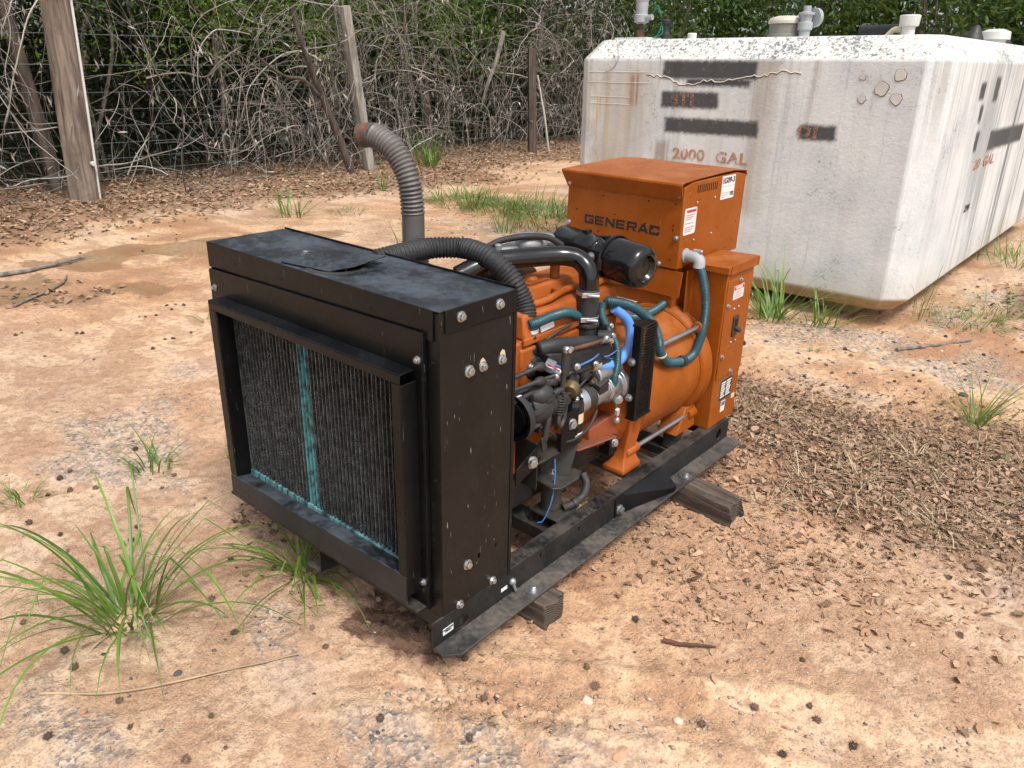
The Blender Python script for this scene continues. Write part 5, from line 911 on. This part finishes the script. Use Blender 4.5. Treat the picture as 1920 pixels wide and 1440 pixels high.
# fittings on top
def fit(mb, name, mat, bev=.002, sm=35, lab=None):
    o = build(mb, name, mat, TANK, bev, sm)
    if lab: o['label'] = lab
    return o
m = MB(); m.box((-1.40, 4.28, 1.748), (-1.12, 4.48, 1.752)); m.box((-1.40, 4.276, 1.722), (-1.12, 4.28, 1.752)); m.box((-1.404, 4.276, 1.722), (-1.4, 4.48, 1.752)); m.box((-1.12, 4.276, 1.722), (-1.116, 4.48, 1.752)); fit(m, 'drip_tray', 'white_pipe'); m = MB().box((-1.3, 4.34, 1.70), (-1.2, 4.44, 1.7478)); fit(m, 'tray_riser', 'white_pipe')
m = MB(); m.lathe((-1.24, 4.38, 1.7525), (0, 0, 1), [(.034, 0), (.034, .05), (.02, .052), (.02, .10)], 16); fit(m, 'riser_pipe', 'rusty', .001)
m = MB(); m.lathe((-1.24, 4.38, 1.85), (0, 0, 1), [(.03, 0), (.055, .01), (.055, .06), (.045, .065), (.045, .15), (.05, .155), (.05, .22)], 20); m.cyl((-1.2, 4.37, 1.89), (-1.13, 4.36, 1.89), .02, 10); fit(m, 'level_gauge', 'grey_pipe', .002)
m = MB(); m.lathe((-1.03, 4.4, 1.70), (0, 0, 1), [(.032, 0), (.032, .08), (.026, .085), (.026, .14), (.036, .145), (.036, .17), (.015, .175), (.015, .2)], 14); m.box((-1.08, 4.385, 1.83), (-.98, 4.415, 1.85)); fit(m, 'valve', 'cast_dark', .002)
for k in range(3): fit(MB().tube(smooth_path([(-1.15, 4.37, 1.89), (-1.1, 4.37, 1.93+.02*k), (-1.06, 4.38, 1.86), (-1.1+.03*k, 4.36, 1.78), (-1.12, 4.36, 1.75)], 6), .004, 5), 'cable', 'green_wire' if k else 'rubber', 0, 60)
m = MB(); m.lathe((-.765, 4.32, 1.70), (0, 0, 1), [(.02, 0), (.02, .035), (.032, .037), (.034, .07), (.026, .075)], 16); fit(m, 'vent_cap', 'white_pipe', .001, lab='small white vent cap')
m = MB(); m.lathe((-.15, 4.5, 1.70), (0, 0, 1), [(.115, 0), (.115, .06), (.108, .062), (.108, .125)], 30); fit(m, 'hatch_drum', 'drum_grey', .002); m = MB(); m.lathe((-.15, 4.5, 1.826), (0, 0, 1), [(.118, 0), (.12, .018), (.11, .035), (.06, .05), (.01, .053)], 30); fit(m, 'hatch_lid', 'drum_lid', .002, lab='rust-flecked domed hatch lid')
m = MB(); m.lathe((.005, 4.45, 1.70), (0, 0, 1), [(.036, 0), (.036, .08), (.048, .085), (.048, .13), (.036, .135), (.04, .17), (.052, .175), (.052, .19), (.025, .195), (.025, .23)], 20); m.lathe((.04, 4.5, 1.86), (.3, 1, 0), [(.06, -.01), (.06, .02)], 20); fit(m, 'relief_vent', 'grey_pipe', .002)
m = MB(); m.lathe((.69, 4.35, 1.70), (0, 0, 1), [(.038, 0), (.038, .085), (.054, .087), (.06, .145), (.054, .15)], 22); fit(m, 'vent_cap', 'white_pipe', .002, lab='white mushroom vent cap near the right corner')
m = MB(); m.cyl((.33, 4.6, 1.775), (.62, 4.5, 1.775), .035, 16); fit(m, 'black_pipe', 'rubber', .001); m = MB(); m.tube(smooth_path([(.55, 4.42, 1.735), (.59, 4.41, 1.77), (.64, 4.4, 1.765), (.68, 4.4, 1.735)], 5), .018, 8); fit(m, 'foam_blob', 'cream', 0, 60)
for x, y in ((.72, 5.9), (.78, 6.6)): m = MB(); m.lathe((x, y, 1.72), (.15, 0, 1), [(.09, 0), (.085, .03), (.02, .13), (.005, .14)], 16); fit(m, 'rain_hood', 'cast_dark', .002)
m = MB(); m.lathe((.80, 6.25, 1.70), (0, 0, 1), [(.08, 0), (.08, .06), (.11, .065), (.105, .12), (.05, .14)], 22); fit(m, 'vent_cap', 'white_pipe', .002, lab='wide white vent cap at the frame edge')
fit(MB().tube(smooth_path([(-1.26, 4.2, 1.735), (-1.2, 4.02, 1.70), (-1.17, 3.985, 1.6), (-1.22, 3.985, 1.53), (-1.3, 3.985, 1.5)], 6), .004, 5), 'loose_wire', 'grey_pipe', 0, 60)
TANK.rotation_euler = (0, R(-1.05), 0)

# ------------------------------------------------------------------ timbers under the skid
def timber_mat():
    t = NT('timber'); p = t.obj(); n = t.noise(t.mp(p, (3, 42, 42)), 1, 5, .65, .5); n2 = t.noise(p, 9, 3)
    x, y, z = t.xyz(p); rr = t.n('ShaderNodeVectorMath', {0: t.mp(p, (0, 1, 1), (0, .012, -.02))}, out=1, operation='LENGTH')
    nx = t.m2('ABSOLUTE', t.xyz(t.n('ShaderNodeNewGeometry', out=1))[0]); ring = t.m2('SINE', t.m2('ADD', t.m2('MULTIPLY', rr, 820), t.m2('MULTIPLY', n2, 9)))
    k = t.lin(nx, .6, .9); v = t.n('ShaderNodeMix', {0: k, 2: t.lin(n, .3, .7), 3: t.lin(ring, -1, 1)})
    c = t.mix(v, (.03, .023, .018), (.14, .105, .078)); c = t.mix(t.m2('MULTIPLY', t.lin(n2, .45, .7), .3), c, (.2, .15, .1)); t.bs(Base_Color=c, Roughness=.9); t.bump(v, .8, .006); M['timber'] = t.m
timber_mat()
def timber(loc, L, wd, h, rz, label, seed, notch):
    rg = random.Random(seed); o_ = thing('timber', loc, label, 'timber', 'timbers under the skid'); m = MB(); rgs = []; N = 14
    sec = [(-.5, -.5), (-.1, -.5), (.1, -.5), (.5, -.5), (.5, -.1), (.5, .5), (.15, .5), (-.15, .5), (-.5, .5), (-.5, 0)]
    for i in range(N+1):
        a = i/N; ring = []
        for j, (u, v) in enumerate(sec):
            e = (.012*rg.uniform(-1, 1) if i in (0, N) else 0); ee = notch*(.5+rg.random()*.5) if i == N and j in (3, 5) else 0
            ring.append((loc[0]-L+L*a+e-ee, loc[1]+u*wd*(1-(.12 if i == N and notch else 0))+rg.uniform(-.0022, .0022), loc[2]+h*(v+.5)+rg.uniform(-.0022, .0022)))
        rgs.append(ring)
    m.rings(rgs); b = build(m, 'beam', 'timber', o_, bevel=.006, smooth=40); o_.rotation_euler = (0, 0, rz); return o_
timber((1.108, .357, -.02), .72, .092, .11, 0.02, 'cut timber block with end grain under the front of the skid', 1, .0)
timber((1.275, 1.245, -.025), .88, .105, .114, -.09, 'longer weathered timber with a frayed end under the rear of the skid', 2, .03)

# ------------------------------------------------------------------ leaf litter, straw, pebbles: nobody could count them
rg = np.random.default_rng(81)
def scatter(n, x0, x1, y0, y1, dens):
    x = rg.uniform(x0, x1, n); y = rg.uniform(y0, y1, n); k = rg.random(n) < dens(x, y); return x[k], y[k]
def flat_leaves(x, y, size, lift=.006, curl=.35, aspect=.55):
    n = len(x); a = rg.uniform(0, 6.283, n); L = size*rg.uniform(.5, 1.35, n); W = L*aspect*rg.uniform(.6, 1.2, n); tx = rg.normal(0, .22, n); ty = rg.normal(0, .22, n)
    g_ = gz(x, y); V = []
    for u, v, cz in ((-.5, 0, .02), (-.12, .5, 1), (.3, .38, .8), (.55, 0, .25), (.3, -.38, .75), (-.12, -.5, 1), (0, 0, 0)):
        lx, ly = u*L*rg.uniform(.65, 1.25, n), v*W*rg.uniform(.45, 1.35, n); lz = lift*rg.random(n)+cz*W*curl*rg.uniform(-.3, 1.3, n)*.75+lx*tx+ly*ty
        V.append(np.stack([x+lx*np.cos(a)-ly*np.sin(a), y+lx*np.sin(a)+ly*np.cos(a), g_+.004+np.maximum(lz, -.002)], 1))
    V = np.stack(V, 1).reshape(-1, 3); k = np.arange(n)[:, None]*7
    F = np.concatenate([k+np.array([[6, 0, 1, 2]]), k+np.array([[6, 2, 3, 4]]), k+np.array([[6, 4, 5, 0]])]); return V, F
under = lambda x, y: 1-.55*((x > .45) & (x < 1.0) & (y > -.02) & (y < 1.75))
def join(parts):
    V = []; F = []; T = []; b = 0
    for v, f, t in parts: V.append(v); F.append(f+b); T.append(t); b += len(v)
    return np.concatenate(V), np.concatenate(F), np.concatenate(T)
xa, ya = scatter(120000, -.2, 3.2, -.2, 4.2, lambda x, y: z_litter(x, y)**1.3*.9*under(x, y))
xb, yb = scatter(46000, -8.4, -3.2, -2, 14, lambda x, y: z_litter(x, y)**1.1*.62)
xc, yc = scatter(2200, .95, 2.2, 4.2, 8.2, lambda x, y: z_litter(x, y)*.8); xd, yd = scatter(2500, -4, 2.6, -1, 5, lambda x, y: .045+.12*z_litter(x, y))
V1, F1 = flat_leaves(xa, ya, .009+.03*rg.random(len(xa))**2.4, .01, .5); V2, F2 = flat_leaves(xb, yb, .06, .014, .55); V3, F3 = flat_leaves(xc, yc, .05, .012); V4, F4 = flat_leaves(xd, yd, .02, .003, .3, .4)
def tints(n, mu, sd): return np.repeat(np.clip(rg.normal(mu, sd, n), 0, 1), 7)
V, F, T = join([(V1, F1, tints(len(xa), .5, .3)), (V2, F2, tints(len(xb), .55, .27)), (V3, F3, tints(len(xc), .3, .25)), (V4, F4, tints(len(xd), .25, .2))])
lo = link('leaf_litter', poly_mesh('leaf_litter', V, F, T, 'litter_leaf')); tag(lo, 'dry brown leaf litter lying over the clay and along the fence', 'leaf litter', kind='stuff')
xe, ye = scatter(26000, .7, 2.5, .1, 2.7, lambda x, y: np.clip(blobs(x, y, [(1.25, 1.0, .45, .55, .8), (1.1, 1.5, .35, .5, .9), (1.5, .5, .4, .3, .35), (1.75, 1.2, .4, .5, .6)])+fbm(x, y, 3.5, 3, 91)*2.0, 0, 1)**1.4*.4)
def small_first(x, y, lo, hi, p): return (lo+(hi-lo)*rg.random(len(x))**p)
V1, F1 = flat_leaves(xe, ye, small_first(xe, ye, .009, .034, 2.2), .004, .7); cl = link('clay_caked_leaves', poly_mesh('clay_caked_leaves', V1, F1, tints(len(xe), .42, .24), 'clay_leaf')); tag(cl, 'leaves caked with dried clay right of the skid', 'leaf litter', kind='stuff')
def ribbons(B, az, el, L, wd, droop, rg, seg=5, fold=None):
    """grass blades as folded strips; arrays per blade"""
    n = len(B); V = []; p = B.copy(); el = el.copy(); side = np.stack([-np.sin(az), np.cos(az), np.zeros(n)], 1)
    for i in range(seg+1):
        t = i/seg; ww = (wd*(1-t**2.2)*(.55+.45*min(1, t*5)))[:, None]+.0002
        d = np.stack([np.cos(az)*np.cos(el), np.sin(az)*np.cos(el), np.sin(el)], 1); up = np.cross(d, side); up = np.where(up[:, 2:3] < 0, -up, up)
        V.append(np.stack([p-side*ww*.5+up*ww*.16, p, p+side*ww*.5+up*ww*.16], 1))
        p = p+d*(L/seg)[:, None]; el = el-droop/seg*(.35+1.3*t)
        if fold is not None: el = np.where((t >= fold) & (t < fold+1/seg), el-1.5, el)
        az = az+rg.normal(0, .035, n); side = np.stack([-np.sin(az), np.cos(az), np.zeros(n)], 1)
    V = np.stack(V, 1).reshape(n, -1, 3); m_ = (seg+1)*3; k = np.arange(n)[:, None]*m_; F = []
    for i in range(seg):
        for j in (0, 1): F.append(k+np.array([[i*3+j, i*3+j+1, i*3+j+4, i*3+j+3]]))
    return V.reshape(-1, 3), np.concatenate(F), m_
xs_, ys_ = scatter(2600, .7, 2.6, .6, 3.0, lambda x, y: z_litter(x, y)**2*.55)
B = np.stack([xs_, ys_, gz(xs_, ys_)+.008], 1); n = len(B); V, F, m_ = ribbons(B, rg.uniform(0, 6.28, n), rg.uniform(.0, .5, n), rg.uniform(.04, .17, n), np.full(n, .0028), rg.uniform(.2, 1.1, n), rg, 4)
V[:, 2] = np.maximum(V[:, 2], gz(V[:, 0], V[:, 1])+.004)
so = link('dry_straw', poly_mesh('dry_straw', V, F, np.repeat(rg.random(n), m_), 'dry_straw')); tag(so, 'pale dry straw mixed into the leaves on the right', 'straw', kind='stuff')
# pebbles
def pebble_field(x, y, s):
    n = len(x); base = np.array([[1, 0, 0], [.3, .95, 0], [-.81, .59, 0], [-.81, -.59, 0], [.3, -.95, 0], [0, 0, .8], [0, 0, -.5]])
    tr = np.array([[0, 1, 5], [1, 2, 5], [2, 3, 5], [3, 4, 5], [4, 0, 5], [1, 0, 6], [2, 1, 6], [3, 2, 6], [4, 3, 6], [0, 4, 6]])
    a = rg.uniform(0, 6.28, n); j = base[None]*rg.uniform(.7, 1.25, (n, 7, 1)); ca, sa = np.cos(a)[:, None], np.sin(a)[:, None]; sx = s*rg.uniform(.8, 1.4, n)
    X = (j[..., 0]*ca-j[..., 1]*sa)*sx[:, None]+x[:, None]; Y = (j[..., 0]*sa+j[..., 1]*ca)*s[:, None]+y[:, None]; Z = j[..., 2]*s[:, None]*.65+(gz(x, y)+s*.12)[:, None]
    return np.stack([X, Y, Z], -1).reshape(-1, 3), (np.arange(n)[:, None, None]*7+tr[None]).reshape(-1, 3)
def pebble_mat():
    t = NT('pebble'); a = t.attr('tint'); c = t.ramp(a, [(0, (.06, .06, .065)), (.35, (.13, .13, .135)), (.55, (.26, .23, .2)), (.75, (.42, .28, .18)), (.9, (.5, .42, .32)), (1, (.65, .62, .56))]); t.bs(Base_Color=c, Roughness=.85); t.bump(t.noise(t.pos(), 180, 3), .4, .003); M['pebble'] = t.m
pebble_mat()
P1 = scatter(16000, -2.2, 2.3, -1.0, 1.2, lambda x, y: np.clip(blobs(x, y, GRAVEL)**1.2*.55+.05+.2*fbm(x, y, 2, 3, 5), 0, 1)); P2 = scatter(16000, -4.2, 3.2, 2.4, 6.8, lambda x, y: np.clip(blobs(x, y, GRAVEL)*.75+.02, 0, 1))
rutd = lambda x, y: np.exp(-((((x-1.30)*.55-(y-.12)*.84)-.02)/.075)**2)*.75
P3 = scatter(7000, .9, 2.2, -.3, 1.0, rutd)
out = []
for (x, y), lo_, hi, mu in ((P1, .0016, .0075, .3), (P2, .004, .016, .35), (P3, .002, .009, .72)):
    s = lo_+(hi-lo_)*rg.random(len(x))**2.6; v, f = pebble_field(x, y, s); out.append((v, f, np.repeat(np.clip(rg.normal(mu, .25 if mu < .5 else .1, len(x)), 0, 1), 7)))
P4 = scatter(30000, -1.2, 2.3, -1.0, 1.3, lambda x, y: np.clip(.35+fbm(x, y, 3, 3, 95)*2.2, 0, 1)); s = .0009+.0032*rg.random(len(P4[0]))**2.5; v, f = pebble_field(*P4, s); out.append((v, f, np.repeat(np.clip(rg.normal(.72, .16, len(s)), 0, 1), 7)))
V, F, T = join(out); po = link('gravel', poly_mesh('gravel', V, F, T, 'pebble', True)); tag(po, 'fine grey and tan gravel pressed into the clay', 'gravel', kind='stuff')

# ------------------------------------------------------------------ larger stones, one object each
def stone(x, y, r, mat, label, seed, sq=(1, .8, .55)):
    rr = random.Random(seed); bm = bmesh.new(); bmesh.ops.create_icosphere(bm, subdivisions=2, radius=1); off = [Vector((rr.uniform(-1, 1), rr.uniform(-1, 1), rr.uniform(-1, 1))).normalized() for _ in range(6)]
    for v in bm.verts:
        k = 1.0
        for d in off: k = min(k, .72/max(v.co.dot(d), .01)) if v.co.dot(d) > .72 else k
        v.co = Vector((v.co.x*sq[0], v.co.y*sq[1], v.co.z*sq[2]))*k*r
    me = bpy.data.meshes.new('stone'); bm.to_mesh(me); bm.free(); me.materials.append(M[mat]); o = link('stone', me); o.location = (x, y, gzf(x, y)+r*.18); o.rotation_euler = (0, 0, rr.uniform(0, 6)); return tag(o, label, 'stone', 'loose stones on the clay')
stone(.63, -.05, .012, 'stone_clay', 'pale tan pebble beside the grass tuft at the radiator', 1); stone(1.36, .18, .019, 'stone_pale', 'white flat stone on the gravel ridge right of the tyre marks', 2); stone(1.17, .24, .02, 'stone_clay', 'clay-coloured clod on the gravel ridge near the front timber', 3)
stone(.47, -.5, .013, 'stone_dark', 'black pebble under the big foreground grass tuft', 4); stone(1.53, .08, .024, 'stone_clay', 'large flat clay-coloured stone at the bottom edge', 5, (1.2, .8, .35)); stone(.42, -.73, .012, 'stone_red', 'small reddish stone at the lower left', 6); stone(1.58, .28, .016, 'stone_pale', 'pale angular stone at the lower right', 7)
stone(1.62, 3.2, .03, 'stone_dark', 'dark stone in the gravel left of the right grass clump', 8); stone(.95, 3.5, .028, 'stone_pale', 'pale grey stone in the gravel before the tank', 9)

# ------------------------------------------------------------------ sweetgum seed balls
def gum_mesh(seed, col):
    rr = np.random.default_rng(seed); m = MB(); m.sphere((0, 0, 0), .0105, 8); n = 62; i = np.arange(n)+.5; ph = np.arccos(1-2*i/n); th = math.pi*(1+5**.5)*i
    for a, b in zip(ph, th):
        d = Vector((math.sin(a)*math.cos(b), math.sin(a)*math.sin(b), math.cos(a))); d = (d+Vector(rr.normal(0, .12, 3))).normalized(); u, v, _ = basis(d); tip = d*rr.uniform(.0155, .0195); k = len(m.v)
        m.v += [tuple(d*.009+u*.0022), tuple(d*.009-u*.0011+v*.0019), tuple(d*.009-u*.0011-v*.0019), tuple(tip)]; m.f += [(k, k+1, k+3), (k+1, k+2, k+3), (k+2, k, k+3)]
    me = m.mesh('gum_ball', 0); me.materials.append(M[col]); return me
paint('gum_dark', (.075, .055, .042), .85, var=.4, dusta=.1); paint('gum_brown', (.13, .085, .055), .85, var=.4, dust=(.4, .26, .16), dusta=.3)
GM = [gum_mesh(1, 'gum_dark'), gum_mesh(2, 'gum_brown'), gum_mesh(3, 'gum_brown')]
GUM = [(-2.73, 1.1), (-2.71, 1.15), (-2.66, 1.18), (-2.63, 1.08), (-2.64, 0.87), (-2.62, 0.9), (-2.6, 0.96), (-2.72, 0.43), (-2.59, 0.47), (-2.56, 0.49), (-2.82, 0.25), (-2.8, 0.21), (-2.12, 0.94), (-2.11, 0.77), (-2.09, 0.81), (-2.01, 0.65), (-2.31, 0.19), (-2.07, 0.35), (-5.14, 1.57), (-4.9, 1.88), (-4.77, 2.23), (-5.1, 2.34), (-4.91, 2.03), (-4.63, 1.32), (-4.37, 1.72), (-5.29, 1.82), (-5.2, 1.12), (-0.88, 0.02), (-0.89, -0.24), (-0.95, -0.34), (-0.86, -0.29), (-0.74, -0.3), (-0.68, -0.23), (-0.77, -0.37), (-0.68, 0.07), (-0.49, -0.06), (-0.44, -0.45), (-0.32, -0.47), (-0.23, -0.3), (-0.29, -0.25), (-0.55, 0.02), (-0.61, -0.49), (0.12, -0.13), (0.26, -0.06), (0.23, -0.14), (0.44, -0.31), (0.69, -0.17), (-0.06, -0.7), (0.16, -0.67), (0.25, -0.68), (0.26, -0.28), (0.44, -0.82), (0.45, -0.65), (0.56, -0.67), (0.8, -0.55), (0.68, -0.52), (0.76, -0.63), (1.02, 0.06), (1.15, -0.0), (1.18, -0.1), (1.22, -0.13), (1.24, -0.07), (1.24, -0.02), (1.36, 0.01), (1.3, 0.26), (1.35, 0.23), (1.01, -0.24), (1.63, 0.31), (1.71, 0.45), (1.83, 0.34), (1.85, 0.52), (1.82, 0.55), (1.39, 0.74), (1.46, 0.94), (1.58, 1.17), (1.29, 0.53), (1.74, 0.7), (1.95, 0.5), (0.9, 2.87), (0.99, 3.04), (1.17, 2.78), (1.25, 2.82), (1.02, 2.82), (1.34, 3.32), (1.35, 3.43), (1.32, 3.26), (1.39, 3.25), (1.29, 3.15), (1.47, 3.56), (1.63, 3.68), (1.66, 3.51), (1.57, 3.46), (1.44, 2.88), (1.48, 2.65), (1.52, 2.66), (1.66, 2.85), (1.68, 1.57), (1.8, 1.62), (1.83, 1.55), (1.58, 1.17), (0.92, 3.14), (0.81, 3.17), (0.77, 2.87), (0.91, 3.49), (0.97, 3.41), (1.3, 4.19), (1.56, 3.98), (0.25, 3.63), (0.34, 3.55)]
for k, (x, y) in enumerate(GUM):
    o = link('seed_ball', GM[k % 3]); s = rng.uniform(.6, .98); o.scale = (s, s, s*.85); o.location = (x, y, gzf(x, y)+.006*s); o.rotation_euler = (rng.uniform(0, 3), rng.uniform(0, 3), rng.uniform(0, 3))
    if x < -3.5: l = 'brown seed ball on the damp clay towards the fence'
    elif x < -1.6: l = 'dark spiky seed ball on the open clay left of the generator'
    elif y > 2.5: l = 'spiky seed ball on the gravelly ground in front of the tank'
    elif x < .6 and y > -.5: l = 'spiky brown seed ball near the foreground grass tufts'
    elif x < 1.0: l = 'spiky seed ball on the clay along the bottom left'
    elif y < .3 and x < 1.4: l = 'spiky seed ball by the tyre marks in front of the skid'
    elif y < .8: l = 'spiky seed ball on the clay at the lower right'
    else: l = 'spiky seed ball among the leaves right of the skid'
    tag(o, l, 'seed ball', l.replace('seed ball', 'seed balls'))
# ------------------------------------------------------------------ sticks
paint('reed', (.42, .3, .19), .8, var=.25)
def stick(pts, r, label, mat='trunk_bark', lift=.006):
    P = smooth_path([(x, y, gzf(x, y)+lift+r*.7) for x, y in pts], 5); P = [p+Vector((rng.uniform(-r, r)*.5, rng.uniform(-r, r)*.5, 0)) for p in P]
    o = build(MB().tube(P, [r*(1-.55*i/len(P)) for i in range(len(P))], 7), 'stick', mat, None, smooth=60); return tag(o, label, 'stick', 'fallen sticks')
stick([(-4.3, .45), (-4.25, .7), (-4.3, 1.0), (-4.4, 1.25)], .022, 'grey branch lying in the damp mud at far left'); stick([(-3.4, .4), (-3.7, .8), (-3.95, .95)], .01, 'thin branch among leaves beside the mud at left')
stick([(.28, -.78), (.44, -.62), (.56, -.42), (.66, -.24)], .004, 'long tan reed lying in front of the big grass tuft', 'reed'); stick([(1.4, .5), (1.46, .53), (1.53, .575)], .0075, 'short reddish stick right of the skid', 'rusty')

stick([(1.15, 3.68), (1.28, 3.9), (1.45, 4.2)], .012, 'brown branch lying in front of the tank corner')

# ------------------------------------------------------------------ grass
def tuft(x, y, n, Lr, wd, spread, droop, label, seed, el0=(.5, 1.45), seg=9, fold=0, mat='grass_green', group='grass tufts', tmu=.55, stems=0, name='grass_tuft'):
    rr = np.random.default_rng(seed); a = rr.uniform(0, 6.283, n); q = spread*np.sqrt(rr.random(n)); B = np.stack([q*np.cos(a), q*np.sin(a), np.zeros(n)], 1)
    L = rr.uniform(*Lr, n); az = np.where(q > spread*.25, a+rr.normal(0, .7, n), rr.uniform(0, 6.283, n)); el = rr.uniform(*el0, n); dr = droop*rr.uniform(.4, 1.5, n)
    W = wd*rr.uniform(.6, 1.25, n); parts = []; nf = int(n*fold)
    V, F, m_ = ribbons(B[nf:], az[nf:], el[nf:], L[nf:], W[nf:], dr[nf:], rr, seg); parts.append((V, F, np.repeat(np.clip(rr.normal(tmu, .22, n-nf), 0, 1), m_)))
    if nf: V, F, m_ = ribbons(B[:nf], az[:nf], np.maximum(el[:nf], .9), L[:nf]*1.1, W[:nf], dr[:nf]*.25, rr, seg, .55); parts.append((V, F, np.repeat(np.clip(rr.normal(tmu, .22, nf), 0, 1), m_)))
    V, F, T = join(parts); z0 = gzf(x, y); g_ = gz(V[:, 0]+x, V[:, 1]+y)-z0; V[:, 2] = np.maximum(V[:, 2], g_+.003)
    o = link(name, poly_mesh(name, V, F, T, mat, True)); o.location = (x, y, z0-.003); return tag(o, label, 'grass', group)
tuft(.16, -.49, 64, (.22, .66), .011, .085, 2.1, 'big tuft of long arching grass in the left foreground', 1, (.5, 1.45), 14, .3)
tuft(.36, .0, 52, (.18, .46), .008, .05, 1.7, 'thin-bladed grass tuft at the radiator front corner', 2, (.25, 1.4), 9, .08); tuft(-.67, -.01, 36, (.08, .22), .007, .07, 1.0, 'small grass tuft on gravel left of the radiator', 3, (.4, 1.4)); tuft(-.8, -.45, 26, (.07, .18), .006, .06, 1.2, 'small grass tuft at the left picture edge', 4, (.3, 1.3))
tuft(-4.78, 3.48, 42, (.15, .5), .012, .16, .8, 'upright grass clump in the middle of the left clay', 5, (.6, 1.4)); tuft(-6.5, 7.1, 60, (.25, .7), .014, .14, .7, 'bright grass clump at the fence foot behind the exhaust', 6, (.7, 1.45)); tuft(-5.32, 5.18, 16, (.15, .42), .009, .05, .4, 'thin upright grass sprig left of the exhaust pipe', 7, (1.0, 1.5))
tuft(.36, 3.72, 60, (.2, .6), .013, .1, 1.1, 'tall grass clump between cabinet and tank', 8, (.6, 1.45), 10, .1); tuft(.62, 3.85, 30, (.12, .4), .01, .12, 1.2, 'loose grass under the tank edge right of the cabinet', 9, (.5, 1.4)); tuft(1.75, 2.85, 48, (.15, .42), .0065, .045, .9, 'thin green grass clump at the right edge', 10, (.5, 1.45))
tuft(1.35, 4.62, 150, (.05, .16), .006, .25, 1.0, 'low grass patch at the tank corner on the right', 11, (.3, 1.3), 6); tuft(1.5, 5.2, 120, (.05, .2), .006, .3, 1.0, 'grass patch further back along the tank right side', 12, (.3, 1.3), 6); tuft(1.25, 6.9, 120, (.1, .4), .008, .35, 1.0, 'tall weeds at the far right beside the tank', 13, (.5, 1.4), 6)
tuft(1.08, 4.5, 14, (.25, .55), .004, .08, .5, 'thin seed stalks in front of the tank right face', 14, (.9, 1.5), 8); tuft(-2.96, 3.43, 26, (.1, .35), .007, .1, .8, 'sparse grass beside the exhaust collar', 15, (.5, 1.4)); tuft(-2.28, 1.12, 10, (.08, .2), .006, .03, 1.2, 'few curved blades at the left edge of the radiator', 16, (.3, 1.2))
tuft(-4.5, 4.0, 90, (.04, .11), .006, .22, 1.0, 'faded low grass patch on the clay left of the exhaust', 17, (.3, 1.2), 5, tmu=.3); tuft(-2.7, 4.5, 30, (.15, .42), .009, .1, .8, 'grass sprig behind the fuel regulator', 18, (.6, 1.4)); tuft(.1, 3.6, 20, (.1, .22), .006, .06, 1.0, 'tiny grass sprig beside the cabinet', 19, (.5, 1.4), 6); tuft(.78, 3.3, 14, (.04, .09), .005, .03, .8, 'tiny green sprout on the gravel before the tank', 20, (.4, 1.3), 5)
for k, (x, y, n, l) in enumerate(((-4.1, 5.35, 150, 'left part of the ragged green grass patch behind the engine'), (-3.5, 5.3, 170, 'middle of the ragged green grass patch behind the engine'), (-3.1, 5.6, 170, 'right part of the ragged grass patch beside the control box'), (-2.7, 5.1, 120, 'ragged grass just left of the control box'))): tuft(x, y, n*2, (.1, .38), .0085, .42, 1.5, l, 30+k, (.15, 1.2), 7, .1, tmu=.35)
for k, (x, y, l) in enumerate(((1.0, 2.25, 'pale dried grass tuft on the leaves by the cabinet'), (1.5, 1.9, 'pale dried grass tuft in the middle of the leaf pile'), (1.35, 1.72, 'flattened straw tuft right of the rear timber'), (1.85, 1.75, 'pale dried grass at the right picture edge'), (1.3, 1.45, 'dry straw clinging beyond the rear timber end'), (1.65, 2.25, 'dry grass wisps at the back of the leaf pile'))): tuft(x, y, 34, (.06, .2), .0035, .05, 1.6, l, 50+k, (.1, .9), 6, .0, 'dry_straw', 'dried grass tufts', .6, name='dried_grass')
tuft(.16, -.48, 40, (.05, .2), .005, .09, 1.8, 'dead straw lying at the foot of the big foreground tuft', 70, (.05, .5), 6, 0, 'dry_straw', 'dried grass tufts', .4, name='dried_grass')
for k, (x, y, l) in enumerate(((-.2, -.32, 'lone grass seedling left of the big foreground tuft'), (.5, -.1, 'short grass sprout just below the radiator tray'), (-.55, .25, 'sprout on the gravel left of the radiator'), (1.95, 2.5, 'green blades at the right picture edge among leaves'))): tuft(x, y, 9, (.04, .12), .004, .02, 1.0, l, 80+k, (.3, 1.3), 6)
